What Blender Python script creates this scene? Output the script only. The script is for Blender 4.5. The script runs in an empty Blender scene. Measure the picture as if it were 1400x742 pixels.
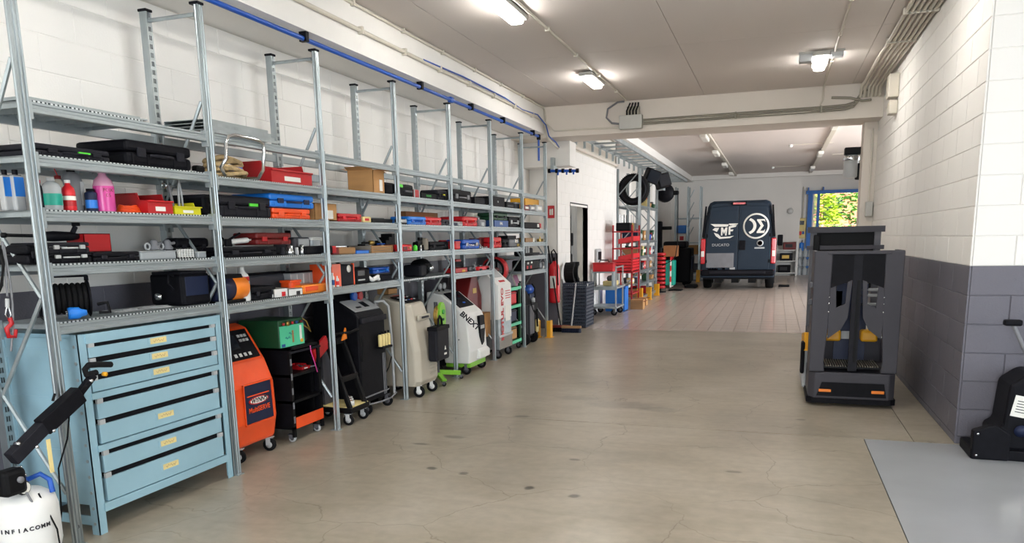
import bpy, bmesh, math, random
from mathutils import Vector, Matrix
random.seed(7)
S = bpy.context.scene
C = S.collection
PI = math.pi
# ------------------------------------------------------------------ camera
CF, CY, YAW, PIT, ROL, CH = 1043.504, 517.0, 0.33129, 0.17932, -0.01815, 1.4858
W0 = Vector((-math.sin(YAW)*math.cos(PIT), math.cos(YAW)*math.cos(PIT), -math.sin(PIT)))
R0 = Vector((math.cos(YAW), math.sin(YAW), 0)); U0 = R0.cross(W0)
CR = R0*math.cos(ROL)+U0*math.sin(ROL); CU = U0*math.cos(ROL)-R0*math.sin(ROL)
cd = bpy.data.cameras.new('camera'); cam = bpy.data.objects.new('camera', cd); C.objects.link(cam)
cd.sensor_width = 36; cd.lens = 36*CF/1400; cd.shift_y = (CY-371)/1400; cd.clip_end = 300; cd.clip_start = .05
mw = Matrix((CR, CU, -W0)).transposed().to_4x4(); mw.translation = (0, 0, CH); cam.matrix_world = mw
S.camera = cam
# ------------------------------------------------------------------ world, sun, daylight through the openings, exposure
wd = bpy.data.worlds.new('world'); S.world = wd; wd.use_nodes = True
nt = wd.node_tree; bg = nt.nodes['Background']
sky = nt.nodes.new('ShaderNodeTexSky'); sky.sky_type = 'HOSEK_WILKIE'; sky.turbidity = 4; sky.sun_direction = (.45, .35, .82)
nt.links.new(sky.outputs[0], bg.inputs[0]); bg.inputs[1].default_value = 3
def light(name, kind, energy, loc, target, size=None, col=(1, 1, 1)):
    l = bpy.data.lights.new(name, kind); l.energy = energy; l.color = col
    if size: l.shape = 'RECTANGLE'; l.size, l.size_y = size
    o = bpy.data.objects.new(name, l); C.objects.link(o); o.location = loc
    o.rotation_euler = (Vector(target)-Vector(loc)).to_track_quat('-Z', 'Y').to_euler()
    return o
sun = light('sun_offscreen', 'SUN', 20, (10, 20, 20), (4, 36, 0), col=(1, .95, .87)); sun.data.angle = .01
light('daylight_gate_behind_offscreen', 'AREA', 300, (-.4, -4.9, 1.75), (-.4, 4, 1.5), (4.6, 3.0), (.88, .95, 1))
light('daylight_gate_side_offscreen', 'AREA', 170, (5.9, 1.5, 1.75), (0, 2.2, 1.5), (4.4, 3.0), (.86, .95, 1))
light('daylight_gate_far_side_offscreen', 'AREA', 640, (5.9, 18, 1.8), (0, 19, 1.2), (6, 3.2), (.93, .97, 1))
S.view_settings.view_transform = 'Standard'; S.view_settings.look = 'None'
S.view_settings.exposure = .25; S.view_settings.gamma = 1; S.view_settings.use_curve_mapping = False
# ------------------------------------------------------------------ pixel to place helpers (1400 x 742)
O = Vector((0, 0, CH))
def at(px, py, **k):
    d = CR*((px-700)/CF)-CU*((py-CY)/CF)+W0
    a = 'XYZ'.index(list(k)[0]); v = list(k.values())[0]
    return O+d*((v-O[a])/d[a])
def yat(px, X, Z):
    n = CR-W0*((px-700)/CF); return -(n.x*X+n.z*(Z-CH))/n.y
def xat(px, Y, Z):
    n = CR-W0*((px-700)/CF); return -(n.y*Y+n.z*(Z-CH))/n.x
def zat(py, X, Y):
    n = CU+W0*((py-CY)/CF); return CH-(n.x*X+n.y*Y)/n.z
# ------------------------------------------------------------------ materials
def lin(h):
    if isinstance(h, str):
        h = h.lstrip('#'); c = [int(h[i:i+2], 16)/255 for i in (0, 2, 4)]
    else: c = h
    return tuple(x/12.92 if x <= .04045 else ((x+.055)/1.055)**2.4 for x in c)
MATS = {}
def mat(name, col='#808080', rough=.5, metal=0, var=.1, scale=6., bump=0., bscale=60., emit=0, alpha=1, trans=0, coat=0, spec=.5, stretch=(1, 1, 1)):
    if name in MATS: return MATS[name]
    m = bpy.data.materials.new(name); m.use_nodes = True; MATS[name] = m
    t = m.node_tree; b = t.nodes['Principled BSDF']; c = lin(col)
    N = lambda k: t.nodes.new(k)
    tc = N('ShaderNodeTexCoord'); mp = N('ShaderNodeMapping'); mp.inputs['Scale'].default_value = stretch
    t.links.new(tc.outputs['Object'], mp.inputs[0])
    if var:
        n = N('ShaderNodeTexNoise'); n.inputs['Scale'].default_value = scale; n.inputs['Detail'].default_value = 5
        t.links.new(mp.outputs[0], n.inputs['Vector'])
        r = N('ShaderNodeValToRGB'); r.color_ramp.elements[0].position = .3; r.color_ramp.elements[1].position = .7
        r.color_ramp.elements[0].color = (*[max(0, x*(1-var)) for x in c], 1); r.color_ramp.elements[1].color = (*[min(1, x*(1+var)) for x in c], 1)
        t.links.new(n.outputs[0], r.inputs[0]); t.links.new(r.outputs[0], b.inputs['Base Color'])
    else: b.inputs['Base Color'].default_value = (*c, 1)
    if bump:
        n2 = N('ShaderNodeTexNoise'); n2.inputs['Scale'].default_value = bscale; n2.inputs['Detail'].default_value = 3
        t.links.new(mp.outputs[0], n2.inputs['Vector'])
        bp = N('ShaderNodeBump'); bp.inputs['Strength'].default_value = bump; bp.inputs['Distance'].default_value = .01
        t.links.new(n2.outputs[0], bp.inputs['Height']); t.links.new(bp.outputs[0], b.inputs['Normal'])
    b.inputs['Roughness'].default_value = rough; b.inputs['Metallic'].default_value = metal
    b.inputs['Specular IOR Level'].default_value = spec
    b.inputs['Coat Weight'].default_value = coat; b.inputs['Coat Roughness'].default_value = .08
    if emit: b.inputs['Emission Color'].default_value = (*c, 1); b.inputs['Emission Strength'].default_value = emit
    b.inputs['Alpha'].default_value = alpha; b.inputs['Transmission Weight'].default_value = trans
    return m
mat('white_paint', '#eeebe6', .7, var=.025, scale=1.2, bump=.12, bscale=90)
mat('cream_paint', '#eeebe6', .65, var=.03, scale=1.2, bump=.1, bscale=80)
mat('beige_paint', '#dad1c6', .6, var=.04, scale=1)
mat('grey_paint', '#66646d', .5, var=.06, scale=2, bump=.3, bscale=90)
mat('mortar', '#d6d1c6', .8, var=.03)
mat('mortar_grey', '#3a3836', .8, var=.05)
mat('ceiling', '#ddd4ce', .75, var=.05, scale=.8, stretch=(1, .15, 1))
mat('galv', '#a6afb2', .34, .8, var=.16, scale=14, stretch=(1, 1, .25))
mat('galv_beam', '#a6afb2', .4, .55, var=.06, scale=5)
mat('galv_dull', '#a6afb2', .45, .65, var=.16, scale=10)
mat('steel', '#c9ccce', .22, .95, var=.05)
mat('chrome', '#dfe2e4', .1, 1, var=0)
mat('brass', '#b99a53', .35, .8)
mat('black_plastic', '#111116', .55, var=.25, scale=20, bump=.08, bscale=200, spec=.12)
mat('charcoal', '#202026', .55, var=.15, scale=20, bump=.08, bscale=200, spec=.15)
mat('black_metal', '#0f0f11', .5, 0, var=.2, spec=.15)
mat('rubber', '#121214', .8, var=.2, scale=30, spec=.2)
mat('dark_grey', '#4a4a50', .45, var=.1)
mat('mid_grey', '#77787c', .5, var=.08)
mat('light_grey', '#b3b5b6', .5, var=.06)
mat('white_plastic', '#e6e6e3', .35, var=.02)
mat('beige_plastic', '#b8b0a0', .45, var=.03)
mat('red', '#b4151c', .4, var=.1)
mat('red_bright', '#d8202a', .35, var=.08)
mat('dark_red', '#6d1616', .45, var=.12)
mat('orange', '#f0521a', .35, var=.05, coat=.3)
mat('orange_light', '#f08322', .35, var=.06)
mat('yellow', '#e5a312', .45, var=.08)
mat('yellow_lime', '#d6cf16', .4, var=.06)
mat('blue', '#1454b4', .4, var=.08)
mat('blue_bright', '#1b78d6', .35, var=.06)
mat('blue_pipe', '#1350b0', .3, var=.04)
mat('navy', '#1b2440', .45, var=.1, spec=.3)
mat('crate_blue', '#3d4757', .45, var=.1)
mat('cabinet_blue', '#9abfce', .38, .15, var=.05, scale=3)
mat('cabinet_side', '#9abfce', .38, .15, var=.1, scale=3)
mat('green', '#2f9a3a', .4, var=.08)
mat('green_dark', '#174a2c', .45, var=.1)
mat('green_mint', '#54c99b', .4, var=.05)
mat('green_lime', '#7fbf35', .4, var=.06)
mat('green_neon', '#57d93a', .4, var=.04)
mat('teal', '#139a86', .4, var=.05)
mat('pink', '#d8479a', .25, var=.05, trans=.15)
mat('pink_clear', '#e3a7c4', .2, var=.03, trans=.35)
mat('cardboard', '#b98a57', .8, var=.08, scale=4, stretch=(1, 1, 6))
mat('cardboard_dark', '#8c5a33', .8, var=.1)
mat('wood', '#a47c52', .65, var=.2, scale=5, stretch=(1, .1, 1))
mat('rope', '#b99f74', .9, var=.25, scale=40, bump=.6, bscale=160)
mat('paper', '#e9e7df', .8, var=.02)
mat('paper_yellow', '#e3cf8f', .8, var=.06)
mat('ink', '#23242a', .6, var=0)
mat('ink_red', '#c3262c', .5, var=0)
mat('ink_blue', '#25508f', .5, var=0)
mat('clear_plastic', '#d7dde0', .15, var=.03, trans=.55)
mat('screen', '#1d222a', .12, var=.05)
mat('glass', '#dfeaf0', .03, var=0, trans=1)
mat('film', '#eef2f4', .12, var=0, alpha=.35)
mat('van_paint', '#1f2c3a', .4, 0, var=.04, spec=.25)
mat('van_glass', '#26333f', .12, var=.04)
mat('lamp_red', '#c01520', .2, var=.05, coat=.5)
mat('lamp_on', '#fffcf6', .4, var=0, emit=54)
mat('lamp_off', '#e8e6de', .35, var=.03)
mat('fixture_grey', '#b9b8b2', .5, var=.04)
mat('conduit', '#cfc8ba', .5, var=.04)
mat('conduit_dark', '#8b8678', .45, .3, var=.06)
mat('epoxy_grey', '#a3a5a8', .16, var=.05, scale=2)
mat('tile', '#c0b1a5', .24, var=.07, scale=3)
mat('grout', '#7a7068', .7, var=.05)
mat('blue_frame', '#1d5fa8', .4, .2, var=.05)
mat('leaf_yellow', '#a9c23a', .6, var=.35, scale=3)
mat('leaf_green', '#6ea049', .6, var=.35, scale=3)
mat('terracotta', '#c27b5c', .7, var=.1)
mat('asphalt', '#8a8a88', .85, var=.1)
mat('forklift_grey', '#45444a', .5, 0, var=.05, spec=.2)
mat('soot_wood', '#8d8476', .7, var=.2)
def concrete():
    m = bpy.data.materials.new('concrete'); m.use_nodes = True; MATS['concrete'] = m
    t = m.node_tree; b = t.nodes['Principled BSDF']; N = lambda k: t.nodes.new(k); L = t.links.new
    tc = N('ShaderNodeTexCoord'); P = tc.outputs['Object']
    def noise(sc, det=6, dist=0, vec=P):
        n = N('ShaderNodeTexNoise'); n.inputs['Scale'].default_value = sc; n.inputs['Detail'].default_value = det; n.inputs['Distortion'].default_value = dist
        L(vec, n.inputs['Vector']); return n
    def ramp(src, stops):
        r = N('ShaderNodeValToRGB'); e = r.color_ramp.elements
        while len(e) < len(stops): e.new(.5)
        for q, (p, c) in zip(e, stops): q.position = p; q.color = (*c, 1)
        L(src, r.inputs[0]); return r.outputs[0]
    def mix(a, bb, f, mode='MULTIPLY'):
        x = N('ShaderNodeMix'); x.data_type = 'RGBA'; x.blend_type = mode
        for s, v in ((0, f), (6, a), (7, bb)):
            if hasattr(v, 'is_linked'): L(v, x.inputs[s])
            else: x.inputs[s].default_value = v
        return x.outputs[2]
    base = ramp(noise(.9, 8, .6).outputs[0], [(.25, lin('#90887a')), (.5, lin('#a79e8d')), (.75, lin('#b7afa1'))])
    g = (1, 1, 1)
    col = mix(base, ramp(noise(14, 8).outputs[0], [(.3, (.9,)*3), (.7, (1.06,)*3)]), 1.)
    mp = N('ShaderNodeMapping'); mp.inputs['Scale'].default_value = (.5, 2.2, 1); L(P, mp.inputs[0])
    col = mix(col, ramp(noise(3, 8, 1, mp.outputs[0]).outputs[0], [(.35, (.86, .84, .82)), (.6, g)]), .7)
    # hairline cracks
    nv = noise(1.6, 5); vm = N('ShaderNodeVectorMath'); vm.operation = 'MULTIPLY_ADD'
    L(nv.outputs[1], vm.inputs[0]); vm.inputs[1].default_value = (.55, .55, .55); L(P, vm.inputs[2])
    vo = N('ShaderNodeTexVoronoi'); vo.feature = 'DISTANCE_TO_EDGE'; vo.inputs['Scale'].default_value = 1.05; L(vm.outputs[0], vo.inputs['Vector'])
    crack = ramp(vo.outputs['Distance'], [(0, (.6, .57, .53)), (.005, g)])
    msk = ramp(noise(.7, 2).outputs[0], [(.36, (0,)*3), (.5, (1,)*3)])
    col = mix(col, crack, msk)
    # oil spots at their own places
    for (sx, sy, r, dk, ax) in [(-2.11,4.45,.035,.35,1.4),(-1.86,4.40,.04,.4,1),(-1.36,4.24,.045,.3,.8),(-1.06,4.17,.04,.35,1),(-1.24,4.9,.03,.4,1.5),(-2.28,5.25,.05,.55,2.2),(-2.0,6.05,.05,.45,1.6),(-1.25,6.7,.2,.72,2.2),(-1.7,6.9,.12,.75,2.4),(-.9,6.6,.12,.75,2),(-2.45,5.0,.03,.4,3),(-.2,4.9,.03,.5,2),(.25,6.5,.03,.5,1.5)]:
        s = N('ShaderNodeVectorMath'); s.operation = 'SUBTRACT'; L(P, s.inputs[0]); s.inputs[1].default_value = (sx, sy, 0)
        sc = N('ShaderNodeVectorMath'); sc.operation = 'MULTIPLY'; L(s.outputs[0], sc.inputs[0]); sc.inputs[1].default_value = (1/r/ax, 1/r, 0)
        wob = N('ShaderNodeVectorMath'); wob.operation = 'MULTIPLY_ADD'; L(noise(9, 3).outputs[1], wob.inputs[0]); wob.inputs[1].default_value = (.9,)*3; L(sc.outputs[0], wob.inputs[2])
        off = N('ShaderNodeVectorMath'); off.operation = 'SUBTRACT'; L(wob.outputs[0], off.inputs[0]); off.inputs[1].default_value = (.45, .45, .45)
        ln = N('ShaderNodeVectorMath'); ln.operation = 'LENGTH'; L(off.outputs[0], ln.inputs[0])
        col = mix(col, ramp(ln.outputs['Value'], [(.55, (dk,)*3), (1, g)]), 1.)
    L(col, b.inputs['Base Color'])
    rr = N('ShaderNodeMapRange'); rr.inputs[3].default_value = .26; rr.inputs[4].default_value = .34; L(noise(1.5, 2, 0).outputs[0], rr.inputs[0]); L(rr.outputs[0], b.inputs['Roughness'])
    bp = N('ShaderNodeBump'); bp.inputs['Strength'].default_value = .06; bp.inputs['Distance'].default_value = .01; L(noise(7, 4).outputs[0], bp.inputs['Height']); L(bp.outputs[0], b.inputs['Normal'])
concrete()
# ------------------------------------------------------------------ mesh helpers
class MB:
    def __init__(s): s.v = []; s.f = []; s.m = []; s.sm = []
    def add(s, vs, fs, m=0, smooth=False):
        o = len(s.v); s.v += [tuple(v) for v in vs]
        for f in fs: s.f.append([o+i for i in f]); s.m.append(m); s.sm.append(smooth)
        return s
    def box(s, x0, x1, y0, y1, z0, z1, m=0, M=None):
        vs = [Vector((x, y, z)) for x in (x0, x1) for y in (y0, y1) for z in (z0, z1)]
        if M: vs = [M@v for v in vs]
        return s.add(vs, [(0, 1, 3, 2), (4, 6, 7, 5), (0, 4, 5, 1), (2, 3, 7, 6), (0, 2, 6, 4), (1, 5, 7, 3)], m)
    def bbox(s, x0, x1, y0, y1, z0, z1, r=.01, m=0, M=None, seg=2):
        # box with rounded vertical... all edges bevelled
        bm = bmesh.new(); bmesh.ops.create_cube(bm, size=1)
        for v in bm.verts: v.co = Vector((x0+(v.co.x+.5)*(x1-x0), y0+(v.co.y+.5)*(y1-y0), z0+(v.co.z+.5)*(z1-z0)))
        r = min(r, .45*min(abs(x1-x0), abs(y1-y0), abs(z1-z0)))
        bmesh.ops.bevel(bm, geom=bm.edges[:], offset=r, segments=seg, affect='EDGES', profile=.5)
        bm.verts.index_update()
        vs = [(M@v.co if M else v.co.copy()) for v in bm.verts]; fs = [[v.index for v in f.verts] for f in bm.faces]; bm.free()
        return s.add(vs, fs, m)
    def prism(s, pts, ax, lo, hi, m=0, M=None):
        # pts: 2D loop in the two other axes (order x,y,z); extruded along ax
        n = len(pts); k = 'xyz'.index(ax); vs = []
        for h in (lo, hi):
            for a, b in pts:
                p = [a, b]; p.insert(k, h); vs.append(Vector(p))
        if M: vs = [M@v for v in vs]
        fs = [list(range(n))[::-1], list(range(n, 2*n))]+[(i, (i+1) % n, n+(i+1) % n, n+i) for i in range(n)]
        return s.add(vs, fs, m)
    def cyl(s, p0, p1, r0, r1=None, n=12, m=0, caps=True, smooth=True):
        p0 = Vector(p0); p1 = Vector(p1); r1 = r0 if r1 is None else r1
        d = (p1-p0); q = d.to_track_quat('Z', 'Y') if d.length else Vector((0, 0, 1)).to_track_quat('Z', 'Y')
        vs = []
        for p, r in ((p0, r0), (p1, r1)):
            for i in range(n): a = 2*PI*i/n; vs.append(p+q@Vector((r*math.cos(a), r*math.sin(a), 0)))
        s.add(vs, [(i, (i+1) % n, n+(i+1) % n, n+i) for i in range(n)], m, smooth)
        if caps: s.add(vs, [list(range(n))[::-1], list(range(n, 2*n))], m)
        return s
    def lathe(s, prof, loc=(0, 0, 0), n=16, m=0, axis='z', smooth=True, cap=True):
        loc = Vector(loc); vs = []
        for r, h in prof:
            for i in range(n):
                a = 2*PI*i/n; c, d = r*math.cos(a), r*math.sin(a)
                vs.append(loc+Vector({'z': (c, d, h), 'x': (h, c, d), 'y': (d, h, c)}[axis]))
        fs = []
        for j in range(len(prof)-1):
            for i in range(n): fs.append((j*n+i, j*n+(i+1) % n, (j+1)*n+(i+1) % n, (j+1)*n+i))
        s.add(vs, fs, m, smooth)
        if not cap: return s
        if prof[0][0] > 1e-6: s.add(vs[:n], [list(range(n))[::-1]], m)
        if prof[-1][0] > 1e-6: s.add(vs[-n:], [list(range(n))], m)
        return s
    def tube(s, pts, r, n=6, m=0, closed=False, smooth=True):
        pts = [Vector(p) for p in pts]; k = len(pts); vs = []
        up = None
        for i, p in enumerate(pts):
            a = pts[(i-1) % k] if closed or i else p; b = pts[(i+1) % k] if closed or i < k-1 else p
            d = (b-a).normalized()
            if up is None: up = d.orthogonal().normalized()
            up = (up-d*up.dot(d)); up = up.normalized() if up.length > 1e-6 else d.orthogonal().normalized()
            e = d.cross(up)
            for j in range(n): t = 2*PI*j/n; vs.append(p+(up*math.cos(t)+e*math.sin(t))*r)
        fs = []
        for i in range(k if closed else k-1):
            for j in range(n): fs.append((i*n+j, i*n+(j+1) % n, ((i+1) % k)*n+(j+1) % n, ((i+1) % k)*n+j))
        s.add(vs, fs, m, smooth)
        if not closed: s.add(vs, [list(range(n))[::-1], list(range((k-1)*n, k*n))], m)
        return s
    def torus(s, loc, R, r, axis='z', n=24, k=8, m=0):
        loc = Vector(loc); vs = []
        for i in range(n):
            a = 2*PI*i/n
            for j in range(k):
                b = 2*PI*j/k; q = R+r*math.cos(b); c, d, h = q*math.cos(a), q*math.sin(a), r*math.sin(b)
                vs.append(loc+Vector({'z': (c, d, h), 'x': (h, c, d), 'y': (d, h, c)}[axis]))
        return s.add(vs, [(i*k+j, ((i+1) % n)*k+j, ((i+1) % n)*k+(j+1) % k, i*k+(j+1) % k) for i in range(n) for j in range(k)], m, True)
    def mesh(s, name, mats):
        me = bpy.data.meshes.new(name); me.from_pydata(s.v, [], s.f)
        for x in (mats if isinstance(mats, (list, tuple)) else [mats]): me.materials.append(MATS[x])
        me.polygons.foreach_set('material_index', s.m); me.polygons.foreach_set('use_smooth', s.sm)
        bm = bmesh.new(); bm.from_mesh(me); bmesh.ops.recalc_face_normals(bm, faces=bm.faces[:]); bm.to_mesh(me); bm.free()
        me.update(); return me
    def build(s, name, mats, parent=None, bevel=0):
        o = bpy.data.objects.new(name, s.mesh(name, mats)); C.objects.link(o)
        if parent: o.parent = parent
        if bevel: b = o.modifiers.new('bevel', 'BEVEL'); b.width = bevel; b.segments = 2; b.limit_method = 'ANGLE'
        return o
def tag(o, label, cat, group=None):
    o['label'] = label; o['category'] = cat
    if group: o['group'] = group
    return o
def thing(name, label, cat, loc=(0, 0, 0), rz=0, group=None):
    o = bpy.data.objects.new(name, None); C.objects.link(o); o.location = loc; o.rotation_euler = (0, 0, rz); o.empty_display_size = .1
    return tag(o, label, cat, group)
def struct(o): o['kind'] = 'structure'; return o
def inst(name, me, parent=None, loc=(0, 0, 0), rot=None):
    o = bpy.data.objects.new(name, me); C.objects.link(o); o.location = loc
    if rot: o.rotation_euler = rot
    if parent: o.parent = parent
    return o
def copy_tree(o, parent=None):
    c = o.copy(); C.objects.link(c); c.parent = parent
    for ch in list(o.children): copy_tree(ch, c)
    return c
def bx(x0, x1, y0, y1, z0, z1, r=0): return MB().bbox(x0, x1, y0, y1, z0, z1, r) if r else MB().box(x0, x1, y0, y1, z0, z1)
def text(name, s, size, m, parent, loc, rot=(PI/2, 0, PI/2), sx=1, bold=0, align='CENTER', shear=0):
    cu = bpy.data.curves.new(name, 'FONT'); cu.body = s; cu.size = size; cu.align_x = align; cu.align_y = 'CENTER'; cu.extrude = .0008; cu.offset = bold; cu.shear = shear; cu.resolution_u = 3
    t = bpy.data.objects.new('tmp', cu); C.objects.link(t)
    bpy.context.view_layer.update(); dg = bpy.context.evaluated_depsgraph_get()
    me = bpy.data.meshes.new_from_object(t.evaluated_get(dg)); bpy.data.objects.remove(t); bpy.data.curves.remove(cu)
    me.materials.clear(); me.materials.append(MATS[m]); o = inst(name, me, parent, loc, rot); o.scale = (sx, 1, 1); return o
def arc(cx, cz, r, a0, a1, n=8): return [(cx+r*math.cos(math.radians(a0+(a1-a0)*i/n)), cz+r*math.sin(math.radians(a0+(a1-a0)*i/n))) for i in range(n+1)]
# ================================================================== SETTING
ZC, XL, XR, YR = 3.43, -3.9, 1.262, 6.006
Z0 = .0537
# floors
fl = struct(bx(XL, 7, -5, 12.43, -.2, -.006).build('floor', 'mortar_grey'))
bx(XL, .668, -5, 5.978, -.05, 0).build('slab', 'concrete', fl)
bx(XL, 1.0, 5.988, 12.424, -.05, 0).build('slab', 'concrete', fl); bx(1.006, 7, 5.988, 12.424, -.05, 0).build('slab', 'concrete', fl)
bx(.674, 7, -5, 5.978, -.05, .001).build('coated_slab', 'epoxy_grey', fl)
ft = struct(bx(-4.4, 7, 12.43, 32.2, -.2, -.004).build('floor', 'grout'))
tm = MB().box(0, .194, 0, .394, -.02, 0).mesh('tile', 'tile')
rest = MB(); near = []
for j in range(49):
    for i in range(48):
        x = -3.38+i*.2; y = 12.436+j*.4
        if x < -3.15 and y < 16: continue
        if len(near) < 300 and -3.3 < x < 1.3: near.append((x, y, .0005*random.random()))
        else: rest.box(x, x+.194, y, y+.394, -.02, .0004*random.random())
for p in near: inst('tile', tm, ft, p)
o = rest.build('tile_field', 'tile', ft); o['kind'] = 'stuff'
# block walls -------------------------------------------------------
BK = {}
def block_mesh(l, m, ax, h=.2):
    k = (round(l, 3), m, ax, round(h, 3))
    if k not in BK:
        g = .0025; c = .003; b = MB(); t = .012
        if ax == 'y': ring = lambda q, x: [(x, g+q, g+q), (x, l-g-q, g+q), (x, l-g-q, h-g-q), (x, g+q, h-g-q)]
        else: ring = lambda q, x: [(l-g-q, x, g+q), (g+q, x, g+q), (g+q, x, h-g-q), (l-g-q, x, h-g-q)]
        s = 1 if ax == 'y' else -1
        vs = ring(0, 0)+ring(0, s*(t-c))+ring(c, s*t)
        b.add(vs, [(i, (i+1) % 4, 4+(i+1) % 4, 4+i) for i in range(4)]+[(4+i, 4+(i+1) % 4, 8+(i+1) % 4, 8+i) for i in range(4)]+[(8, 9, 10, 11)])
        BK[k] = b.mesh('block', m)
    return BK[k]
def blocks(parent, ax, a0, a1, fixed, ztop, hole=None, white='white_paint', grey=True):
    z = Z0-.2; r = 0
    while z < ztop-.02:
        zb, zt = max(z, 0), min(z+.2, ztop); m = 'grey_paint' if grey and z < 1.2 else white
        a = a0-(.25 if r % 2 else 0)
        while a < a1-.02:
            s, e = max(a, a0), min(a+.5, a1); a += .5
            spans = [(s, e)]
            if hole and zb < hole[2]-.05:
                spans = [(s, min(e, hole[0])), (max(s, hole[1]), e)]
            for s2, e2 in spans:
                if e2-s2 > .04:
                    inst('block', block_mesh(e2-s2, m, ax, zt-zb), parent, (fixed, s2, zb) if ax == 'y' else (s2, fixed, zb))
        z += .2; r += 1
YP = 12.4
wl = struct(MB().box(XL-.25, XL-.012, 3.15, YP, 0, 3.43).box(XL-.25, XL, -5, 3.15, 0, 3.43).build('wall_left', 'mortar')); MB().box(XL, XL+.001, -5, 3.15, 1.2535, 3.04).build('painted_upper', 'white_paint', wl); MB().box(XL, XL+.001, -5, 3.15, 0, 1.2535).build('painted_lower', 'grey_paint', wl)
blocks(wl, 'y', 3.15, YP, XL-.012, 3.033)
MB().box(XL-.012, XL-.003, 3.15, YP, 0, 1.2535).build('grey_joint_coat', 'grey_paint', wl); MB().box(XL-.012, XL-.0035, 3.15, YP, 1.2535, 3.03).build('white_joint_coat', 'white_paint', wl)
wr = struct(MB().box(XR+.012, XR+.25, YR+.012, 12.1, 0, ZC).build('wall_right', 'mortar'))
for o_ in (wr,): pass
MB().box(XR+.006, XR+.012, YR+.012, 12.1, 0, 1.2535).build('grey_joint_coat', 'grey_paint', wr); MB().box(XR+.006, XR+.012, YR+.012, 12.1, 1.2535, ZC).build('cream_joint_coat', 'cream_paint', wr)
def mirror_x(parent):
    pass
# right wall faces -X: mirrored block meshes
BKR = {}
def blocks_right(parent, a0, a1, ztop):
    z = Z0-.2; r = 0
    while z < ztop-.02:
        zb, zt = max(z, 0), min(z+.2, ztop); m = 'grey_paint' if z < 1.2 else 'cream_paint'
        a = a0-(.25 if r % 2 else 0)
        while a < a1-.02:
            s, e = max(a, a0), min(a+.5, a1); a += .5
            if e-s < .04: continue
            o = inst('block', block_mesh(e-s, m, 'y', zt-zb), parent, (XR+.012, e, zb)); o.rotation_euler = (0, 0, PI)
        z += .2; r += 1
blocks_right(wr, YR, 12.0, ZC)
wf = struct(MB().box(XR+.012, 7, YR+.012, YR+.25, 0, ZC).build('wall_return', 'mortar'))
MB().box(XR+.012, 7, YR+.008, YR+.012, 0, 1.2535).build('grey_joint_coat', 'grey_paint', wf); MB().box(XR+.012, 7, YR+.008, YR+.012, 1.2535, ZC).build('white_joint_coat', 'white_paint', wf)
blocks(wf, 'x', XR+.012, 3.26, YR+.012, ZC)
# door wall beyond the rack
WX = -3.42; D0, D1 = yat(780, WX, 1.5), yat(803, WX, 1.5); DZ = 2.095; YE = 17.38
wd_ = struct(MB().box(XL-.25, WX-.012, YP+.012, D0, 0, 3.7).box(WX-.2, WX-.012, D1, YE, 0, 3.7).box(WX-.2, WX-.012, D0, D1, DZ, 3.7).build('wall_left_door', 'mortar'))
blocks(wd_, 'y', YP, YE, WX-.012, 3.0, hole=(D0, D1, DZ), white='cream_paint', grey=False)
MB().box(XL, WX, YP, YP+.012, 0, 1.254).build('painted_band', 'grey_paint', wd_)
MB().box(XL, WX, YP, YP+.012, 1.254, 3.0).build('painted_face', 'cream_paint', wd_)
MB().box(WX-.012, WX-.004, YP, D0, 0, 3.0).box(WX-.012, WX-.004, D1, YE, 0, 3.0).box(WX-.012, WX-.004, D0, D1, DZ, 3.0).build('cream_joint_coat', 'cream_paint', wd_)
dr = struct(MB().box(WX-.21, WX+.004, D0-.02, D0, 0, DZ+.02).box(WX-.09, WX+.004, D1, D1+.02, 0, DZ+.02).box(WX-.21, WX+.004, D0, D1, DZ, DZ+.02).build('door_1', 'black_metal'))
# passage behind the door
struct(MB().box(-7.2, -7.0, 11, 20, 0, 3.2).box(-7, XL-.25, 19.8, 20, 0, 3.2).build('wall_passage', 'white_paint'))
struct(MB().box(-7, -4.1, 11, 20, -.1, -.002).build('floor', 'epoxy_grey'))
struct(MB().box(-7, -4.1, 11, 20, 3.2, 3.3).build('ceiling', 'white_paint'))
# soffit, beam, jamb
struct(MB().box(XL-.25, -3.36, -5, 11.5, 3.04, ZC+.1).build('trim_soffit', 'cream_paint'))
bm_ = struct(MB().box(XL-.25, 7, 11.5, 12.2, 2.99, 3.8).build('trim_beam', 'beige_paint'))
MB().box(-3.36, XR, 11.485, 11.5, 2.99, 3.07).build('lip', 'beige_paint', bm_)
struct(MB().box(1.09, XR+.02, 11.95, 12.3, 0, 3.0).build('trim_jamb', 'beige_paint'))
struct(MB().box(XL, xat(781, 12.1, 2.85), 12.0, YP, zat(227, -3.3, 12.0), 2.99).build('trim_corbel', 'cream_paint'))
# ceiling panels
ce = struct(MB().box(XL-.25, 7, -5, 11.5, ZC+.01, ZC+.2).build('ceiling', 'mortar'))
for xa, xb in [(-3.36, -2.93), (-2.93, -1.03), (-1.03, .87), (.87, 2.77), (2.77, 4.67), (4.67, 7)]:
    for ya, yb in [(-5, -.7), (-.7, 2.35), (2.35, 5.4), (5.4, 8.45), (8.45, 11.5)]:
        MB().box(xa+.003, xb-.003, ya+.003, yb-.003, ZC, ZC+.05).build('panel', 'ceiling', ce)
# near shell behind and beside the camera, with gates open to daylight
struct(MB().box(XL, -2.8, -5.2, -5, 0, ZC).box(2.0, 7, -5.2, -5, 0, ZC).box(-2.8, 2, -5.2, -5, 3.3, ZC).build('wall_back', 'white_paint'))
struct(MB().box(6, 6.2, -5, -.8, 0, ZC).box(6, 6.2, 3.8, YR+.2, 0, ZC).box(6, 6.2, -.8, 3.8, 3.3, ZC).build('wall_side', 'white_paint'))
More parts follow.
